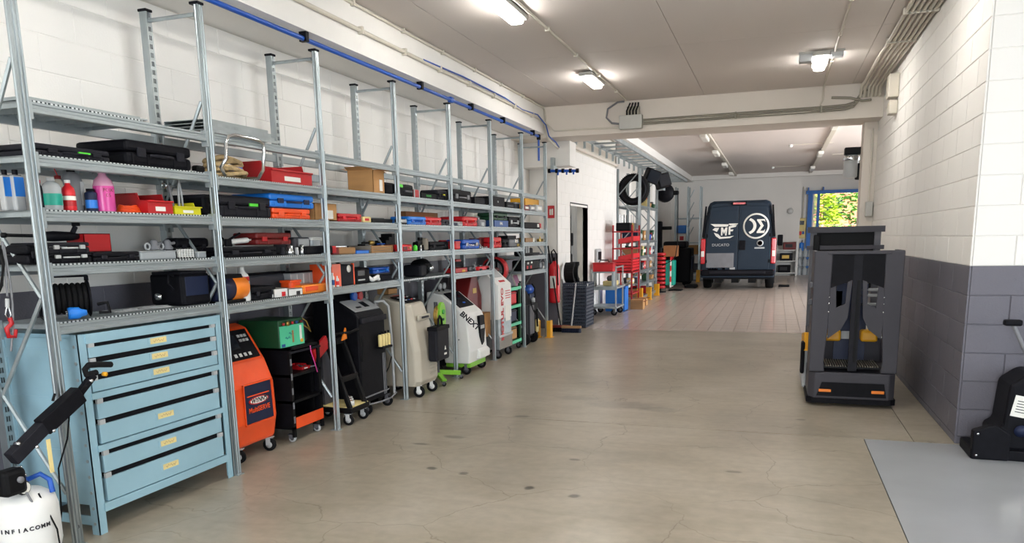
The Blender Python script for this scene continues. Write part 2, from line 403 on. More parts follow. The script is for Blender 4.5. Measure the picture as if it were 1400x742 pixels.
# far room
ZF = 3.7
struct(MB().box(-4.6, 7, 12.05, 32.4, ZF, ZF+.2).build('ceiling', 'ceiling'))
struct(MB().box(XL-.25, XL, 16.1, 30.8, 0, ZF).box(XL, WX-.012, YE-.1, YE, 0, ZF).build('wall_left_far', 'white_paint'))
struct(MB().box(XL, .80, 30.6, 30.8, 0, ZF).box(.7, .80, 30.8, 31.6, 0, ZF).build('wall_far', 'white_paint'))
struct(MB().box(.8, 1.3, 31.6, 31.8, 0, ZF).box(1.3, 4.2, 31.6, 31.8, 3.0, ZF).box(4.2, 7, 31.6, 31.8, 0, ZF).build('wall_far_door', 'white_paint'))
struct(MB().box(6, 6.2, 12, 14.9, 0, ZF).box(6, 6.2, 21.1, 31.8, 0, ZF).box(6, 6.2, 14.9, 21.1, 3.5, ZF).build('wall_right_far', 'white_paint'))
struct(MB().box(XL, -3.3, 21.9, 22.4, 0, ZF).build('trim_pier', 'white_paint'))
struct(MB().box(-3.36, -3.06, 12.2, 30.6, 3.52, ZF).build('trim_far_beam', 'white_paint'))
struct(MB().box(-3.9, 7, 29.9, 30.1, 3.55, ZF).build('trim_far_rib', 'white_paint'))
# blue sliding door at the far end
bd = thing('sliding_door', 'blue steel framed sliding door at the bright far opening', 'door', (1.3, 31.5, 0))
MB().box(-.22, -.06, -.06, .04, 0, 3.02).box(.1, .2, -.06, .04, 0, 3.02).build('frame', 'blue_frame', bd)
MB().box(-.3, 2.95, -.1, .06, 2.98, 3.1).build('top_rail', 'blue_frame', bd)
MB().box(-.06, .1, -.02, 0, .05, 2.98).build('pane', 'film', bd)
MB().box(-.06, .1, -.04, .01, 1.45, 1.53).build('crossbar', 'blue_frame', bd)
MB().box(-.24, -.2, -.06, .04, 3.1, 3.22).build('bracket', 'blue_frame', bd); MB().box(.28, .32, -.06, .04, 3.1, 3.22).build('bracket', 'blue_frame', bd)
# outside
struct(MB().box(-30, 40, 32.4, 80, -.3, -.05).build('ground', 'asphalt'))
fe = thing('wire_fence', 'pale wire fence in front of the trees outside', 'fence', (3.5, 39, 0))
for i in range(9): MB().cyl((-6+i*1.5, 0, 0), (-6+i*1.5, 0, 1.9), .03, n=6).build('post', 'light_grey', fe)
f = MB()
for i in range(121): f.cyl((-6+i*.1, 0, .1), (-6+i*.1, 0, 1.85), .006, n=3, caps=False)
for i in range(19): f.cyl((-6, 0, .1+i*.1), (6, 0, .1+i*.1), .006, n=3, caps=False)
o = f.build('wire_mesh', 'light_grey', fe)
def tree(x, y, h, r, m, label, seed):
    rnd = random.Random(seed); t = thing('tree', label, 'tree', (x, y, -.05))
    MB().cyl((0, 0, 0), (0, 0, h*.6), .09, .05, n=8).build('trunk', 'wood', t)
    b = MB()
    for i in range(900):
        u = rnd.uniform(-1, 1); a = rnd.uniform(0, 2*PI); q = rnd.uniform(.55, 1)
        w = math.sqrt(1-u*u); c = Vector((r*w*math.cos(a)*q, r*w*math.sin(a)*q, h*.55+h*.45*u*q))
        M = Matrix.Translation(c) @ Matrix.Rotation(rnd.uniform(0, 6), 4, 'Z') @ Matrix.Rotation(rnd.uniform(-1.2, 1.2), 4, 'X'); s = rnd.uniform(.1, .2)
        b.add([M@Vector(p) for p in ((-s, 0, 0), (0, -s*.5, .01), (s, 0, 0), (0, s*.5, .01))], [(0, 1, 2, 3)])
    b.build('foliage', m, t)
tree(2.0, 41, 4.2, 1.0, 'leaf_yellow', 'tall yellow-green tree outside beside the blue door', 1)
tree(3.7, 45, 4.4, 1.1, 'leaf_green', 'green tree outside behind the middle of the fence', 2)
tree(5.0, 41.5, 3.2, 1.1, 'leaf_yellow', 'low yellow-green tree outside nearer the right jamb', 3)
tree(6.4, 44, 3.8, 1.3, 'leaf_green', 'green tree outside in front of the terracotta house', 4)
h_ = thing('house', 'terracotta house far outside the door', 'house', (7, 58, -.05))
MB().box(-6, 6, 0, 6, 0, 5).build('wall', 'terracotta', h_); MB().prism([(-6.4, 5), (6.4, 5), (0, 7)], 'y', -.3, 6.3).build('roof', 'terracotta', h_)
for i in range(3): MB().box(-4+i*3.4, -2.8+i*3.4, -.05, .02, 2.6, 4).build('window', 'screen', h_)
# ================================================================== CEILING FITTINGS
def lamp(x, y, label, on=True, z=ZC, L=.66, w=.13, group=None, off=''):
    t = thing('ceiling_lamp'+off, label, 'lamp', (x, y, z), 0, group)
    MB().bbox(-w*.66, w*.66, -L/2-.02, L/2+.02, -.058, -.012, .012).build('housing', 'fixture_grey', t)
    MB().box(-.03, .03, -.25, -.2, -.02, 0).build('bracket', 'fixture_grey', t); MB().box(-.03, .03, .2, .25, -.02, 0).build('bracket', 'fixture_grey', t)
    MB().bbox(-w*.46, w*.46, -L/2+.02, L/2-.02, -.1, -.05, .022, seg=3).build('diffuser'+off, 'lamp_on' if on else 'lamp_off', t)
    return t
GRP = 'lit diffuser lamps on the ceiling'
lamp(-2.215, 6.45, 'lit white ceiling lamp hanging midway along the left conduit'); lamp(-2.2, 9.6, 'lit white ceiling lamp just before the grey junction box on the beam')
for x, y, w_ in [(-2.2, 3.3, 'left_ahead'), (-2.2, .15, 'left_beside'), (-2.2, -3, 'left_behind'), (.385, 6.45, 'right_far'), (.385, 3.3, 'right_ahead'), (.385, .15, 'right_beside'), (.385, -3, 'right_behind')]:
    lamp(x, y, 'lit white ceiling lamp in the near part of the hall', group=GRP, off='_'+w_+'_offscreen')
t = lamp(.385, 9.62, 'lit white ceiling lamp between two grey boxes by the right conduit')
MB().bbox(-.23, -.09, -.28, -.18, -.1, 0, .01).build('side_box', 'light_grey', t); MB().bbox(.09, .22, -.28, -.18, -.07, 0, .01).build('side_box', 'light_grey', t)
MB().box(-.23, .23, -.3, -.27, -.02, 0).build('crossbar', 'fixture_grey', t)
def conduit(name, label, pts, r=.013, m='conduit', clips=None, cat='conduit', group=None):
    t = thing(name, label, cat, pts[0], 0, group); p0 = Vector(pts[0])
    MB().tube([Vector(p)-p0 for p in pts], r, 8).build('pipe', m, t)
    for c in clips or []:
        c = Vector(c)-p0; MB().box(c.x-r*1.6, c.x+r*1.6, c.y-.012, c.y+.012, c.z-r*1.6, c.z+r*1.6).build('clip', m, t)
    return t
zt = ZC-.014
conduit('ceiling_conduit', 'thin pale conduit on the ceiling running past the lit left lamps', [(-2.1, -4.5, zt), (-2.1, 11.1, zt), (-2.1, 11.3, zt-.01)], .014, clips=[(-2.1, 4+i*1.1, zt) for i in range(7)])
conduit('ceiling_conduit', 'thin pale conduit on the ceiling feeding the right lamp', [(.515, -4.5, zt), (.515, 11.2, zt), (.515, 11.45, zt-.02), (.515, 11.48, 3.25), (.45, 11.478, 3.13), (.3, 11.478, 3.11), (-1.85, 11.478, 3.13)], .012, clips=[(.515, 5+i*1.2, zt) for i in range(5)])
conduit('conduit_pipe', 'pale conduit along the top corner of the left downstand', [(-3.345, 2, 3.405), (-3.345, 11.35, 3.405), (-3.345, 11.42, 3.38), (-3.33, 11.46, 3.2), (-3.2, 11.47, 3.08), (-1.9, 11.472, 3.06)], .013, 'conduit', [(-3.345, 5+i*.9, 3.405) for i in range(7)])
conduit('conduit_pipe', 'pale pipe along the face of the left downstand', [(-3.342, 2, 3.22), (-3.342, 11.2, 3.22), (-3.335, 11.4, 3.2), (-3.3, 11.46, 2.97), (-3.27, 11.58, 2.92), (-3.3, 12.1, 2.88)], .018, 'conduit', [(-3.342, 6+i*.8, 3.22) for i in range(7)])
conduit('air_hose', 'thin blue air hose looping along the pale pipe on the downstand', [(-3.33, 7.2, 3.23), (-3.33, 8.2, 3.26), (-3.33, 9.6, 3.26), (-3.33, 10.3, 3.22), (-3.32, 11, 3.25), (-3.3, 11.35, 3.15), (-3.28, 11.44, 3.0), (-3.22, 11.6, 2.93), (-3.28, 12.0, 2.9)], .009, 'blue_pipe', cat='hose')
bp = thing('compressed_air_pipe', 'blue compressed air pipe along the downstand edge above the rack', 'pipe', (-3.4, 11.3, 2.99))
MB().cyl((0, -9.5, 0), (0, 0, 0), .018, n=12).build('pipe', 'blue_pipe', bp)
MB().cyl((0, 0, .02), (0, 0, -.35), .016, n=10).build('drop_pipe', 'blue_pipe', bp)
MB().bbox(-.025, .025, -.03, .03, -.05, .03, .01).build('elbow', 'black_plastic', bp)
MB().bbox(-.025, .025, -3.33, -3.24, -.028, .028, .012).build('coupling', 'blue', bp)
for y in (-6.05, -4.05, -2.7, -1.6, -.3, -8.2): MB().box(-.03, .03, y-.02, y+.02, -.02, .05).build('clip', 'black_plastic', bp)
mf = thing('air_manifold', 'blue and black compressed air manifold under the corbel', 'manifold', (-3.27, 11.9, 2.54))
MB().cyl((-.15, 0, 0), (.32, 0, -.02), .022, n=10).build('pipe', 'blue_pipe', mf)
MB().box(-.12, -.07, -.01, .2, -.01, .2).build('mounting_arm', 'galv_dull', mf)
for i, x in enumerate((-.14, -.02, .08, .2, .31)): MB().cyl((x-.02, 0, -.004*i), (x+.02, 0, -.004*i), .034, n=10).build('fitting', 'black_plastic', mf)
for x in (.0, .14, .25): MB().cyl((x, 0, -.01), (x, -.01, -.07), .014, n=8).build('outlet', 'blue', mf)
jb = thing('junction_box', 'grey metal junction box with cables on the cross beam', 'junction box', (-2.05, 11.48, 3.03))
MB().bbox(-.165, .165, -.09, .005, 0, .19, .008).build('box', 'fixture_grey', jb)
MB().box(-.06, .12, -.05, .005, .19, .31).build('cable_duct', 'conduit_dark', jb)
for i in range(4): MB().tube([(-.06+i*.045, -.05, .18), (-.06+i*.045, -.06, .25), (-.03+i*.045, -.05, .32), (-.02+i*.04, -.02, .36)], .012, 6).build('cable', 'rubber', jb)
MB().tube([(-.16, -.04, .08), (-.28, -.04, .1), (-.36, -.04, .18), (-.34, -.04, .3), (-.2, -.04, .38), (-.1, -.04, .385)], .014, 8).build('flexible_hose', 'mid_grey', jb)
for i in range(4):
    z = 3.07+i*.022
    conduit('beam_conduit', 'one of the parallel conduits on the cross beam face', [(-1.88, 11.47, z+.02), (.55, 11.47, z+.03), (.8, 11.47, z+.035), (.9, 11.46, z+.06), (.96, 11.45, z+.14), (.985+i*.03, 11.42, 3.34)], .008, 'conduit_dark', group='conduits on the cross beam', clips=[(-.6, 11.47, z+.025), (.5, 11.47, z+.03)])
for i in range(6):
    x = 1.0+i*.046
    conduit('ceiling_conduit', 'one of the bundled grey conduits along the right wall top', [(x, -3, 3.395), (x, 9.3, 3.395), (x-.02, 9.45, 3.38), (x-.02, 10.9, 3.395 if i % 2 else 3.37), (x-.03, 11.3, 3.36), (x-.03, 11.44, 3.25)], .017, 'conduit', group='bundled conduits on the right wall', clips=[(x, 7.9, 3.395), (x, 9.0, 3.395)])
pb = thing('terminal_box', 'grey junction boxes beside the bundled conduits', 'junction box', (1.2, 10.2, 3.0)); MB().bbox(-.05, .06, -.1, .12, .02, .28, .01).build('box', 'conduit', pb); MB().bbox(-.03, .06, -.08, .1, -.16, -.01, .01).build('lower_box', 'conduit', pb)
conduit('conduit_pipe', 'short bent conduit stub on the beam by the right wall', [(.62, 11.46, 3.27), (.85, 11.46, 3.25), (1.0, 11.44, 3.2), (1.1, 11.4, 3.2)], .016, 'conduit_dark')
conduit('conduit_pipe', 'slim conduit down the jamb to a small box', [(1.2, 11.93, 2.9), (1.2, 11.93, 1.9)], .012, 'conduit'); 
o = tag(MB().bbox(1.16, 1.25, 11.85, 11.95, 1.72, 1.92, .01).build('switch_box', 'fixture_grey'), 'small grey switch box on the right jamb', 'switch box')
# far room ceiling rails with lamps
for x, nm in ((-1.5, 'left'), (1.06, 'right')):
    t = thing('lamp_rail', 'ceiling cable rail in the far tiled room, %s' % ('above the van' if nm == 'left' else 'near the blue door'), 'lamp rail', (x, 12.5, ZF-.05))
    MB().box(-.05, .05, 0, 17.5, -.02, .03).build('tray', 'conduit', t)
    for k, y in enumerate((4.6, 8, 11.6, 15.2) if nm == 'left' else (3.8, 9.5, 14.2)):
        MB().bbox(-.12, .02, y, y+.9, -.12, -.03, .02).build('lamp', 'lamp_off', t)
for i, (x, y) in enumerate([(.1, 15.2), (.25, 21), (2.4, 24), (-.2, 27.4)]):
    t = thing('smoke_detector', ['yellowed round detector beside the far right rail', 'small white detector further along the far ceiling', 'white detector near the right side of the far ceiling', 'white detector over the shelf by the far wall'][i], 'detector', (x, y, ZF))
    MB().lathe([(.05, 0), (.055, -.03), (.04, -.06), (0, -.07)], n=12).build('body', 'paper_yellow' if i == 0 else 'white_plastic', t)
    MB().cyl((0, 0, -.005), (1 if x < 1 else -1, 0, -.005), .012, n=6).build('conduit', 'conduit', t)
# cable ladder in the far room
cl = thing('cable_ladder', 'galvanised cable ladder hung along the far room left side', 'cable ladder', (-2.86, 12.1, 3.1))
MB().box(-.26, -.22, 0, 12, 0, .07).build('rail', 'galv_dull', cl); MB().box(.22, .26, 0, 12, 0, .07).build('rail', 'galv_dull', cl)
rm = MB().box(-.22, .22, -.03, .03, 0, .03).mesh('rung', 'galv_dull'); bm2 = MB().box(-.28, -.24, -.015, .015, -.12, .06).mesh('hanger', 'galv_dull')
for i in range(20): inst('rung', rm, cl, (0, .35+i*.6, 0)); inst('hanger', bm2, cl, (0, .35+i*.6, 0))
conduit('conduit_pipe', 'pale rectangular trunking along the door wall top', [(WX+.02, 12.45, 3.06), (WX+.02, YE-.05, 3.06)], .03, 'beige_paint')
# ================================================================== LONG GALVANISED RACK
def perf():
    m = mat('perforated', '#c3cacc', .4, .6, var=.05); t = m.node_tree; b = t.nodes['Principled BSDF']; N = lambda k: t.nodes.new(k)
    tc = N('ShaderNodeTexCoord'); sx = N('ShaderNodeSeparateXYZ'); t.links.new(tc.outputs['Object'], sx.inputs[0])
    a = N('ShaderNodeMath'); a.operation = 'FRACT'; q = N('ShaderNodeMath'); q.operation = 'MULTIPLY'; q.inputs[1].default_value = 42
    t.links.new(sx.outputs[1], q.inputs[0]); t.links.new(q.outputs[0], a.inputs[0])
    g = N('ShaderNodeMath'); g.operation = 'LESS_THAN'; g.inputs[1].default_value = .42; t.links.new(a.outputs[0], g.inputs[0])
    x = N('ShaderNodeMix'); x.data_type = 'RGBA'; t.links.new(g.outputs[0], x.inputs[0]); x.inputs[6].default_value = (*lin('#d4dadb'), 1); x.inputs[7].default_value = (*lin('#3e464a'), 1)
    t.links.new(x.outputs[2], b.inputs['Base Color'])
perf()
XF, XB = -3.302, -3.685
PY = [2.752+1.2309*i for i in range(7)]+[11.27]
HR = 2.885
rack = thing('storage_rack', 'long galvanised steel storage rack along the left wall', 'storage rack', (-3.5, 2.75, 0))
RO = Vector((-3.5, 2.75, 0))
def fpost():
    # ribbed omega profile, origin at its centre on the floor
    p = [(.025, -.022), (.025, -.016), (.019, -.013), (.019, -.007), (.025, -.004), (.025, .004), (.019, .007), (.019, .013), (.025, .016), (.025, .022), (-.025, .022), (-.025, .014), (-.012, .010), (-.012, -.006), (-.008, -.012), (-.004, -.022), (.002, -.022), (.006, -.018), (.012, -.018), (.016, -.022)]
    return MB().prism(p, 'z', 0, HR).mesh('front_post', 'galv')
def rpost():
    b = MB().box(-.025, -.021, -.022, .022, 0, HR).box(-.025, .025, -.022, -.018, 0, HR).box(-.025, .025, .018, .022, 0, HR)
    b.box(.021, .025, -.018, -.010, 0, HR).box(.021, .025, .010, .018, 0, HR).box(.021, .025, -.002, .002, 0, HR)
    k = 0
    while k*.05 < HR-.05: b.box(.021, .025, -.010, .010, k*.05, k*.05+.022); k += 1
    return b.mesh('rear_post', 'galv')
fpm, rpm = fpost(), rpost()
capm = MB().bbox(-.032, .032, -.028, .028, 0, .016, .004).mesh('cap', 'black_plastic'); footm = MB().box(-.04, .04, -.03, .03, 0, .006).mesh('foot_plate', 'galv_dull')
def pb_(p0, p1, name, w=.012, m='galv_dull', parent=rack, org=RO):
    return MB().cyl(Vector(p0)-org, Vector(p1)-org, w, n=6, smooth=False).build(name, m, parent)
for i, y in enumerate(PY):
    hs = 1 if i < 7 else 1.0
    a = inst('front_post', fpm, rack, Vector((XF, y, 0))-RO); inst('cap', capm, a, (0, 0, HR)); inst('foot_plate', footm, a)
    b = inst('rear_post', rpm, rack, Vector((XB, y, 0))-RO); inst('cap', capm, b, (0, 0, HR)); inst('foot_plate', footm, b)
    pb_((XF-.02, y, HR-.05), (XB+.02, y, HR-.05), 'top_brace')
    zz = [2.34, 1.74, 1.25, .76, .27]; xx = [XF-.02, XB+.02]
    for k in range(4): pb_((xx[k % 2], y-.005, zz[k]), (xx[(k+1) % 2], y-.005, zz[k+1]), 'brace', .011)
text('stencilled_number', '3', .022, 'ink', rack, Vector((XF+.0265, PY[0], .10))-RO)
BM = {}
def beam_mesh(L, front):
    k = (round(L, 3), front)
    if k not in BM:
        s = 1 if front else -1
        p = [(s*.020, -.006), (s*.020, -.016), (s*.014, -.020), (s*.014, -.032), (s*.022, -.038), (s*.022, -.052), (s*.017, -.056), (-s*.012, -.056), (-s*.012, -.006)]
        BM[k] = MB().prism(p, 'y', 0, L).box(-.016, .026, -.004, .012, -.085, .01).box(-.016, .026, L-.012, L+.004, -.085, .01).mesh('beam', 'galv_beam')
    return BM[k]
DM = {}
def deck_mesh(w):
    k = round(w, 3)
    if k not in DM:
        b = MB().box(-.19, .172, .002, w-.002, -.008, 0).box(-.19, .172, .002, .006, -.03, 0).box(-.19, .172, w-.006, w-.002, -.03, 0)
        b.box(.172, .176, .002, w-.002, -.012, .003, m=1).box(-.19, -.17, w*.4, w*.6, -.028, -.01)
        DM[k] = b.mesh('shelf_panel', ['galv_dull', 'perforated'])
    return DM[k]
def shelf(bay, z, deck=True, front=True, y0=None, y1=None):
    ya, yb = PY[bay]+.024, PY[bay+1]-.024
    if front: inst('beam', beam_mesh(yb-ya, True), rack, Vector((XF-.002, ya, z))-RO)
    inst('rear_beam', beam_mesh(yb-ya, False), rack, Vector((XB+.002, ya, z))-RO)
    if deck:
        n = 6; a, b = ya+.012, yb-.012
        for k in range(n): inst('shelf_panel', deck_mesh((b-a)/n), rack, Vector((-3.49, a+(b-a)*k/n, z))-RO)
S1, S2, S3 = 1.908, 1.655, 1.398
LV = [[1.92, 1.666, 1.408, 1.125], [1.908, 1.66, 1.402, 1.108], [1.91, 1.653, 1.39, 1.137], [1.905, 1.645, 1.392, 1.13], [1.902, 1.645, 1.388, 1.13], [1.896, 1.648, 1.385], [1.884, 1.634, 1.447, 1.254, 1.048]]
for b_ in range(7):
    shelf(b_, [2.16, 2.165, 2.165, 2.16, 2.155, 2.15, 2.12][b_], deck=False)
    for k, z in enumerate(LV[b_]): shelf(b_, z, front=not (b_ == 3 and k == 3))
# spare panels lying on the top level
def panel_stack(bay, ya, yb, z, n, label, xo=0):
    t = thing('panel_stack', label, 'panel stack', (-3.49+xo, ya, z))
    for k in range(n):
        w = yb-ya
        MB().box(-.19+.006*k, .17-.004*k, 0, w-.03*k, k*.02+.004, k*.02+.008).box(-.19+.006*k, -.186+.006*k, 0, w-.03*k, k*.02-.012, k*.02+.006).box(.166-.004*k, .17-.004*k, 0, w-.03*k, k*.02-.012, k*.02+.006).build('panel', 'galv_beam' if k % 2 else 'galv', t)
t = thing('deck_stack', 'galvanised shelf panels resting on the top beams near the first post', 'panel stack', (-3.49, 2.79, 2.163))
for k in range(6): inst('panel', deck_mesh(.115), t, (0, k*.117, .002))
MB().box(-.1, .17, 0, .74, .006, .014).build('top_panel', 'galv_beam', t); MB().box(-.12, .14, .02, .72, .018, .026).build('top_panel', 'galv', t)
panel_stack(1, 4.03, 4.72, 2.185, 4, 'stack of galvanised panels on the top beams beside the second post')
# ================================================================== DRAWER CABINET
cx = -3.29; ya, yb = 2.885, 3.945
cb = thing('drawer_cabinet', 'light blue steel drawer cabinet under the first rack bay', 'cabinet', (cx, ya, 0)); W = yb-ya; D = .55; HT = 1.055
zs = [zat(v, cx, 3.86) for v in (443.7, 462, 481.5, 508, 532, 567, 592.6)]
zb = .16
for s, y in ((0, 0), (1, W-.05)):
    MB().box(-.005, 0, y, y+.05, 0, HT).box(-.05, 0, (y if s == 0 else y+.045), (y+.005 if s == 0 else y+.05), 0, HT).build('front_leg', 'cabinet_blue', cb)
    MB().box(-D, -D+.05, y, y+.05, 0, HT).build('rear_leg', 'cabinet_side', cb)
    lg = MB()
    for k in range(12): lg.cyl((-.025, (-.003 if s == 0 else W+.003), .06+k*.085), (-.025, (.002 if s == 0 else W-.002), .06+k*.085), .009, n=8)
    lg.build('rivets', 'galv_dull', cb)
MB().box(-D+.05, -.05, 0.004, .008, zb, HT-.02).build('side_panel', 'cabinet_side', cb); MB().box(-D+.05, -.05, W-.008, W-.004, zb, HT-.02).build('side_panel', 'cabinet_side', cb)
for z in (.05, .40, .68, .93): MB().box(-D+.05, -.05, .0, .01, z, z+.05).build('side_rail', 'cabinet_side', cb)
MB().box(-D, -D+.01, .05, W-.05, zb, HT).build('back_panel', 'cabinet_side', cb); MB().box(-D, -D+.02, .05, W-.05, .03, .07).build('rear_rail', 'cabinet_side', cb)
MB().box(-D+.02, -.02, .02, W-.02, HT-.03, HT).build('top', 'cabinet_side', cb)
MB().box(-.03, .006, .045, W-.045, HT-.05, HT).build('top_rail', 'cabinet_blue', cb); MB().box(-.03, .006, .045, W-.045, zb-.045, zb).build('bottom_rail', 'cabinet_blue', cb)
MB().box(-.4, -.03, .05, W-.05, zb, zb+.01).build('inner_floor', 'cabinet_side', cb)
for k, z in enumerate(zs):
    top = z-.018; low = (zs[k+1]+.012 if k < 6 else zb+.004); rail = k in (2, 4)
    if rail: low += .035; MB().box(-.03, .008, .045, W-.045, zs[k+1]+.01, zs[k+1]+.042).build('cross_rail', 'cabinet_blue', cb)
    ins = .06 if k < 3 else .075
    d = MB().box(-.05, 0, ins, W-ins, low, top).build('drawer', 'cabinet_blue', cb, bevel=.002)
    MB().box(-.045, -.012, ins+.02, W-ins-.02, top, z+.012).build('handle_recess', 'black_plastic', d)
    for q in (ins, W-ins-.035): MB().box(-.012, .004, q, q+.035, top, z+.008).build('runner_end', 'light_grey', d)
    if k in (0, 1, 2, 4, 5, 6):
        zc = (low+top)/2+.006; yc = W*.5
        MB().box(0, .0025, yc-.075, yc+.075, zc-.022, zc+.022).build('label_holder', 'cabinet_side', d)
        MB().box(.0025, .0032, yc-.06, yc+.06, zc-.016, zc+.016).build('card', 'paper_yellow', d)
        MB().tube([(.0036, yc-.04+.01*i, zc+.007*(-1)**i*(1 if i % 3 else .3)) for i in range(9)], .0012, 3).build('handwriting', 'wood', d)
st = thing('strap', 'yellow and black strap lying on the drawer cabinet', 'strap', (-3.36, 3.03, HT))
for k in range(3): MB().tube([(-.05+.03*k, -.05+.045*i+.01*k, .008+.008*k+.006*math.sin(i*1.3+k)) for i in range(11)], .008, 5).build('band' if k != 1 else 'dark_band', 'yellow' if k != 1 else 'charcoal', st)
# ================================================================== TANK WITH ARM BY THE FIRST POST
tk = thing('air_tank', 'white steel air tank with black lettering beside the first post', 'tank', (-3.27, 2.47, 0))
MB().lathe([(0, .05), (.09, .055), (.135, .09), (.145, .13), (.145, .30), (.135, .345), (.09, .38), (.04, .395), (.036, .4), (0, .4)], n=28).build('vessel', 'white_plastic', tk)
MB().lathe([(.11, 0), (.12, .0), (.12, .08), (.11, .08)], n=24, cap=False).build('foot_ring', 'white_plastic', tk)
MB().lathe([(.035, .39), (.037, .40), (.037, .43), (.030, .435), (.033, .44), (.033, .46), (.02, .465), (.02, .5), (.0, .5)], n=16).build('valve', 'steel', tk)
g_ = MB().lathe([(.032, 0), (.034, .01), (.03, .02), (0, .02)], (.075, -.05, .42), axis='x', n=16).build('gauge', 'black_metal', tk)
MB().lathe([(.027, .021), (0, .0215)], (.075, -.05, .42), axis='x', n=16).build('dial', 'paper', g_)
MB().tube([(.02, .02, .43), (.06, .06, .45), (.09, .08, .42), (.1, .08, .36)], .012, 8).build('blue_hose', 'blue', tk)
for k, (c, a) in enumerate(zip('INFIACOMM', [-72+9.5*i for i in range(9)])):
    ang = math.radians(a-4); text('lettering', c, .026, 'ink', tk, (.1462*math.cos(ang), .1462*math.sin(ang), .235), (PI/2, 0, ang+PI/2), bold=.001)
ar = thing('folding_arm', 'black folding lever arm with a yellow button, leaning over the tank', 'lever arm', (-3.2, 2.42, .5))
AO = Vector((-3.2, 2.42, .5))
def apx(x, y, X=-3.2): return at(x, y, X=X)-AO
A0, A1, A2, A3 = apx(15, 628), apx(62, 580), apx(108, 538), apx(128, 512)
def bar(mb, p0, p1, w, h):
    p0, p1 = Vector(p0), Vector(p1); d = p1-p0; q = d.to_track_quat('Y', 'Z').to_matrix().to_4x4(); q.translation = p0
    return mb.bbox(-w/2, w/2, 0, d.length, -h/2, h/2, .006, M=q)
bar(MB(), A0, A1, .05, .065).build('lower_arm', 'charcoal', ar); bar(MB(), A1-(A2-A1)*.1, A2, .055, .085).build('sleeve', 'black_plastic', ar)
bar(MB(), A2, A3, .03, .035).build('neck', 'black_plastic', ar)
MB().tube([apx(132, 509), apx(118, 512), apx(116, 505), apx(121, 499), apx(135, 498), apx(152, 498)], .015, 8).build('handle', 'rubber', ar)
MB().lathe([(0, 0), (.011, 0), (.011, .02), (0, .022)], apx(141, 511)+Vector((0, 0, 0)), axis='x', n=12).build('button', 'yellow', ar)
MB().cyl(apx(72, 548), apx(75, 538), .006, n=6).build('lever', 'black_metal', ar)
for x, y in ((20, 606), (45, 610), (68, 588), (120, 520)): MB().lathe([(0, 0), (.008, 0), (.008, .03), (0, .032)], apx(x, y), axis='x', n=8).build('bolt', 'steel', ar)
MB().bbox(-.04, .04, -.1, .01, -.1, .02, .02).build('pump_head', 'black_metal', ar); MB().lathe([(.014, 0), (.015, .01), (0, .012)], (.04, -.03, -.03), axis='x', n=14).build('cap', 'mid_grey', ar)
MB().tube([(.03, .0, -.1), (.06, .02, -.2), (.05, .01, -.35), (.06, 0, -.5)], .005, 6).build('cable', 'mid_grey', ar)
MB().tube([(.04, .05, -.12), (.09, .08, -.3), (.1, .08, -.49)], .004, 5).build('cable', 'rubber', ar)
q = apx(58, 600); MB().box(q.x+.03, q.x+.032, q.y-.008, q.y+.014, q.z-.16, q.z).build('paper_tag', 'paper_yellow', ar)
q0 = [at(x, y, X=-3.24) for x, y in ((96, 552), (92, 600), (80, 640), (84, 700), (80, 742))]
conduit('loose_cable', 'thin black cable hanging in front of the first post', q0, .004, 'rubber', cat='cable')
# hoist rope and red hook by the first post
hk = thing('hoist_hook', 'red lifting hook on a grey cable hanging left of the first post', 'hook', (-3.36, 2.6, 1.05)); HO = Vector((-3.36, 2.6, 1.05))
h3 = lambda x, y: at(x, y, X=-3.36)-HO
MB().tube([h3(3, 330), h3(8, 375), h3(10, 405)], .005, 6).build('cable', 'mid_grey', hk); MB().cyl(h3(10, 408), h3(10, 420), .009, n=8).build('ferrule', 'light_grey', hk)
MB().tube([h3(5, 335), h3(14, 385), h3(17, 415), h3(18, 445), h3(15, 480)], .005, 6).build('cable', 'mid_grey', hk)
MB().tube([h3(10, 418), h3(7, 430), h3(12, 437), h3(15, 430), h3(11, 418)], .004, 5).build('shackle', 'steel', hk)
MB().tube([h3(13, 434), h3(16, 442), h3(9, 449), h3(12, 460), h3(20, 460), h3(21, 450)], .011, 8).build('hook', 'red', hk)
for k in range(3): MB().tube([h3(-3+k*2, 340), h3(4+k, 360), h3(3-k, 390), h3(-4, 405)], .005, 5).build('rope_loop', 'rubber', hk)
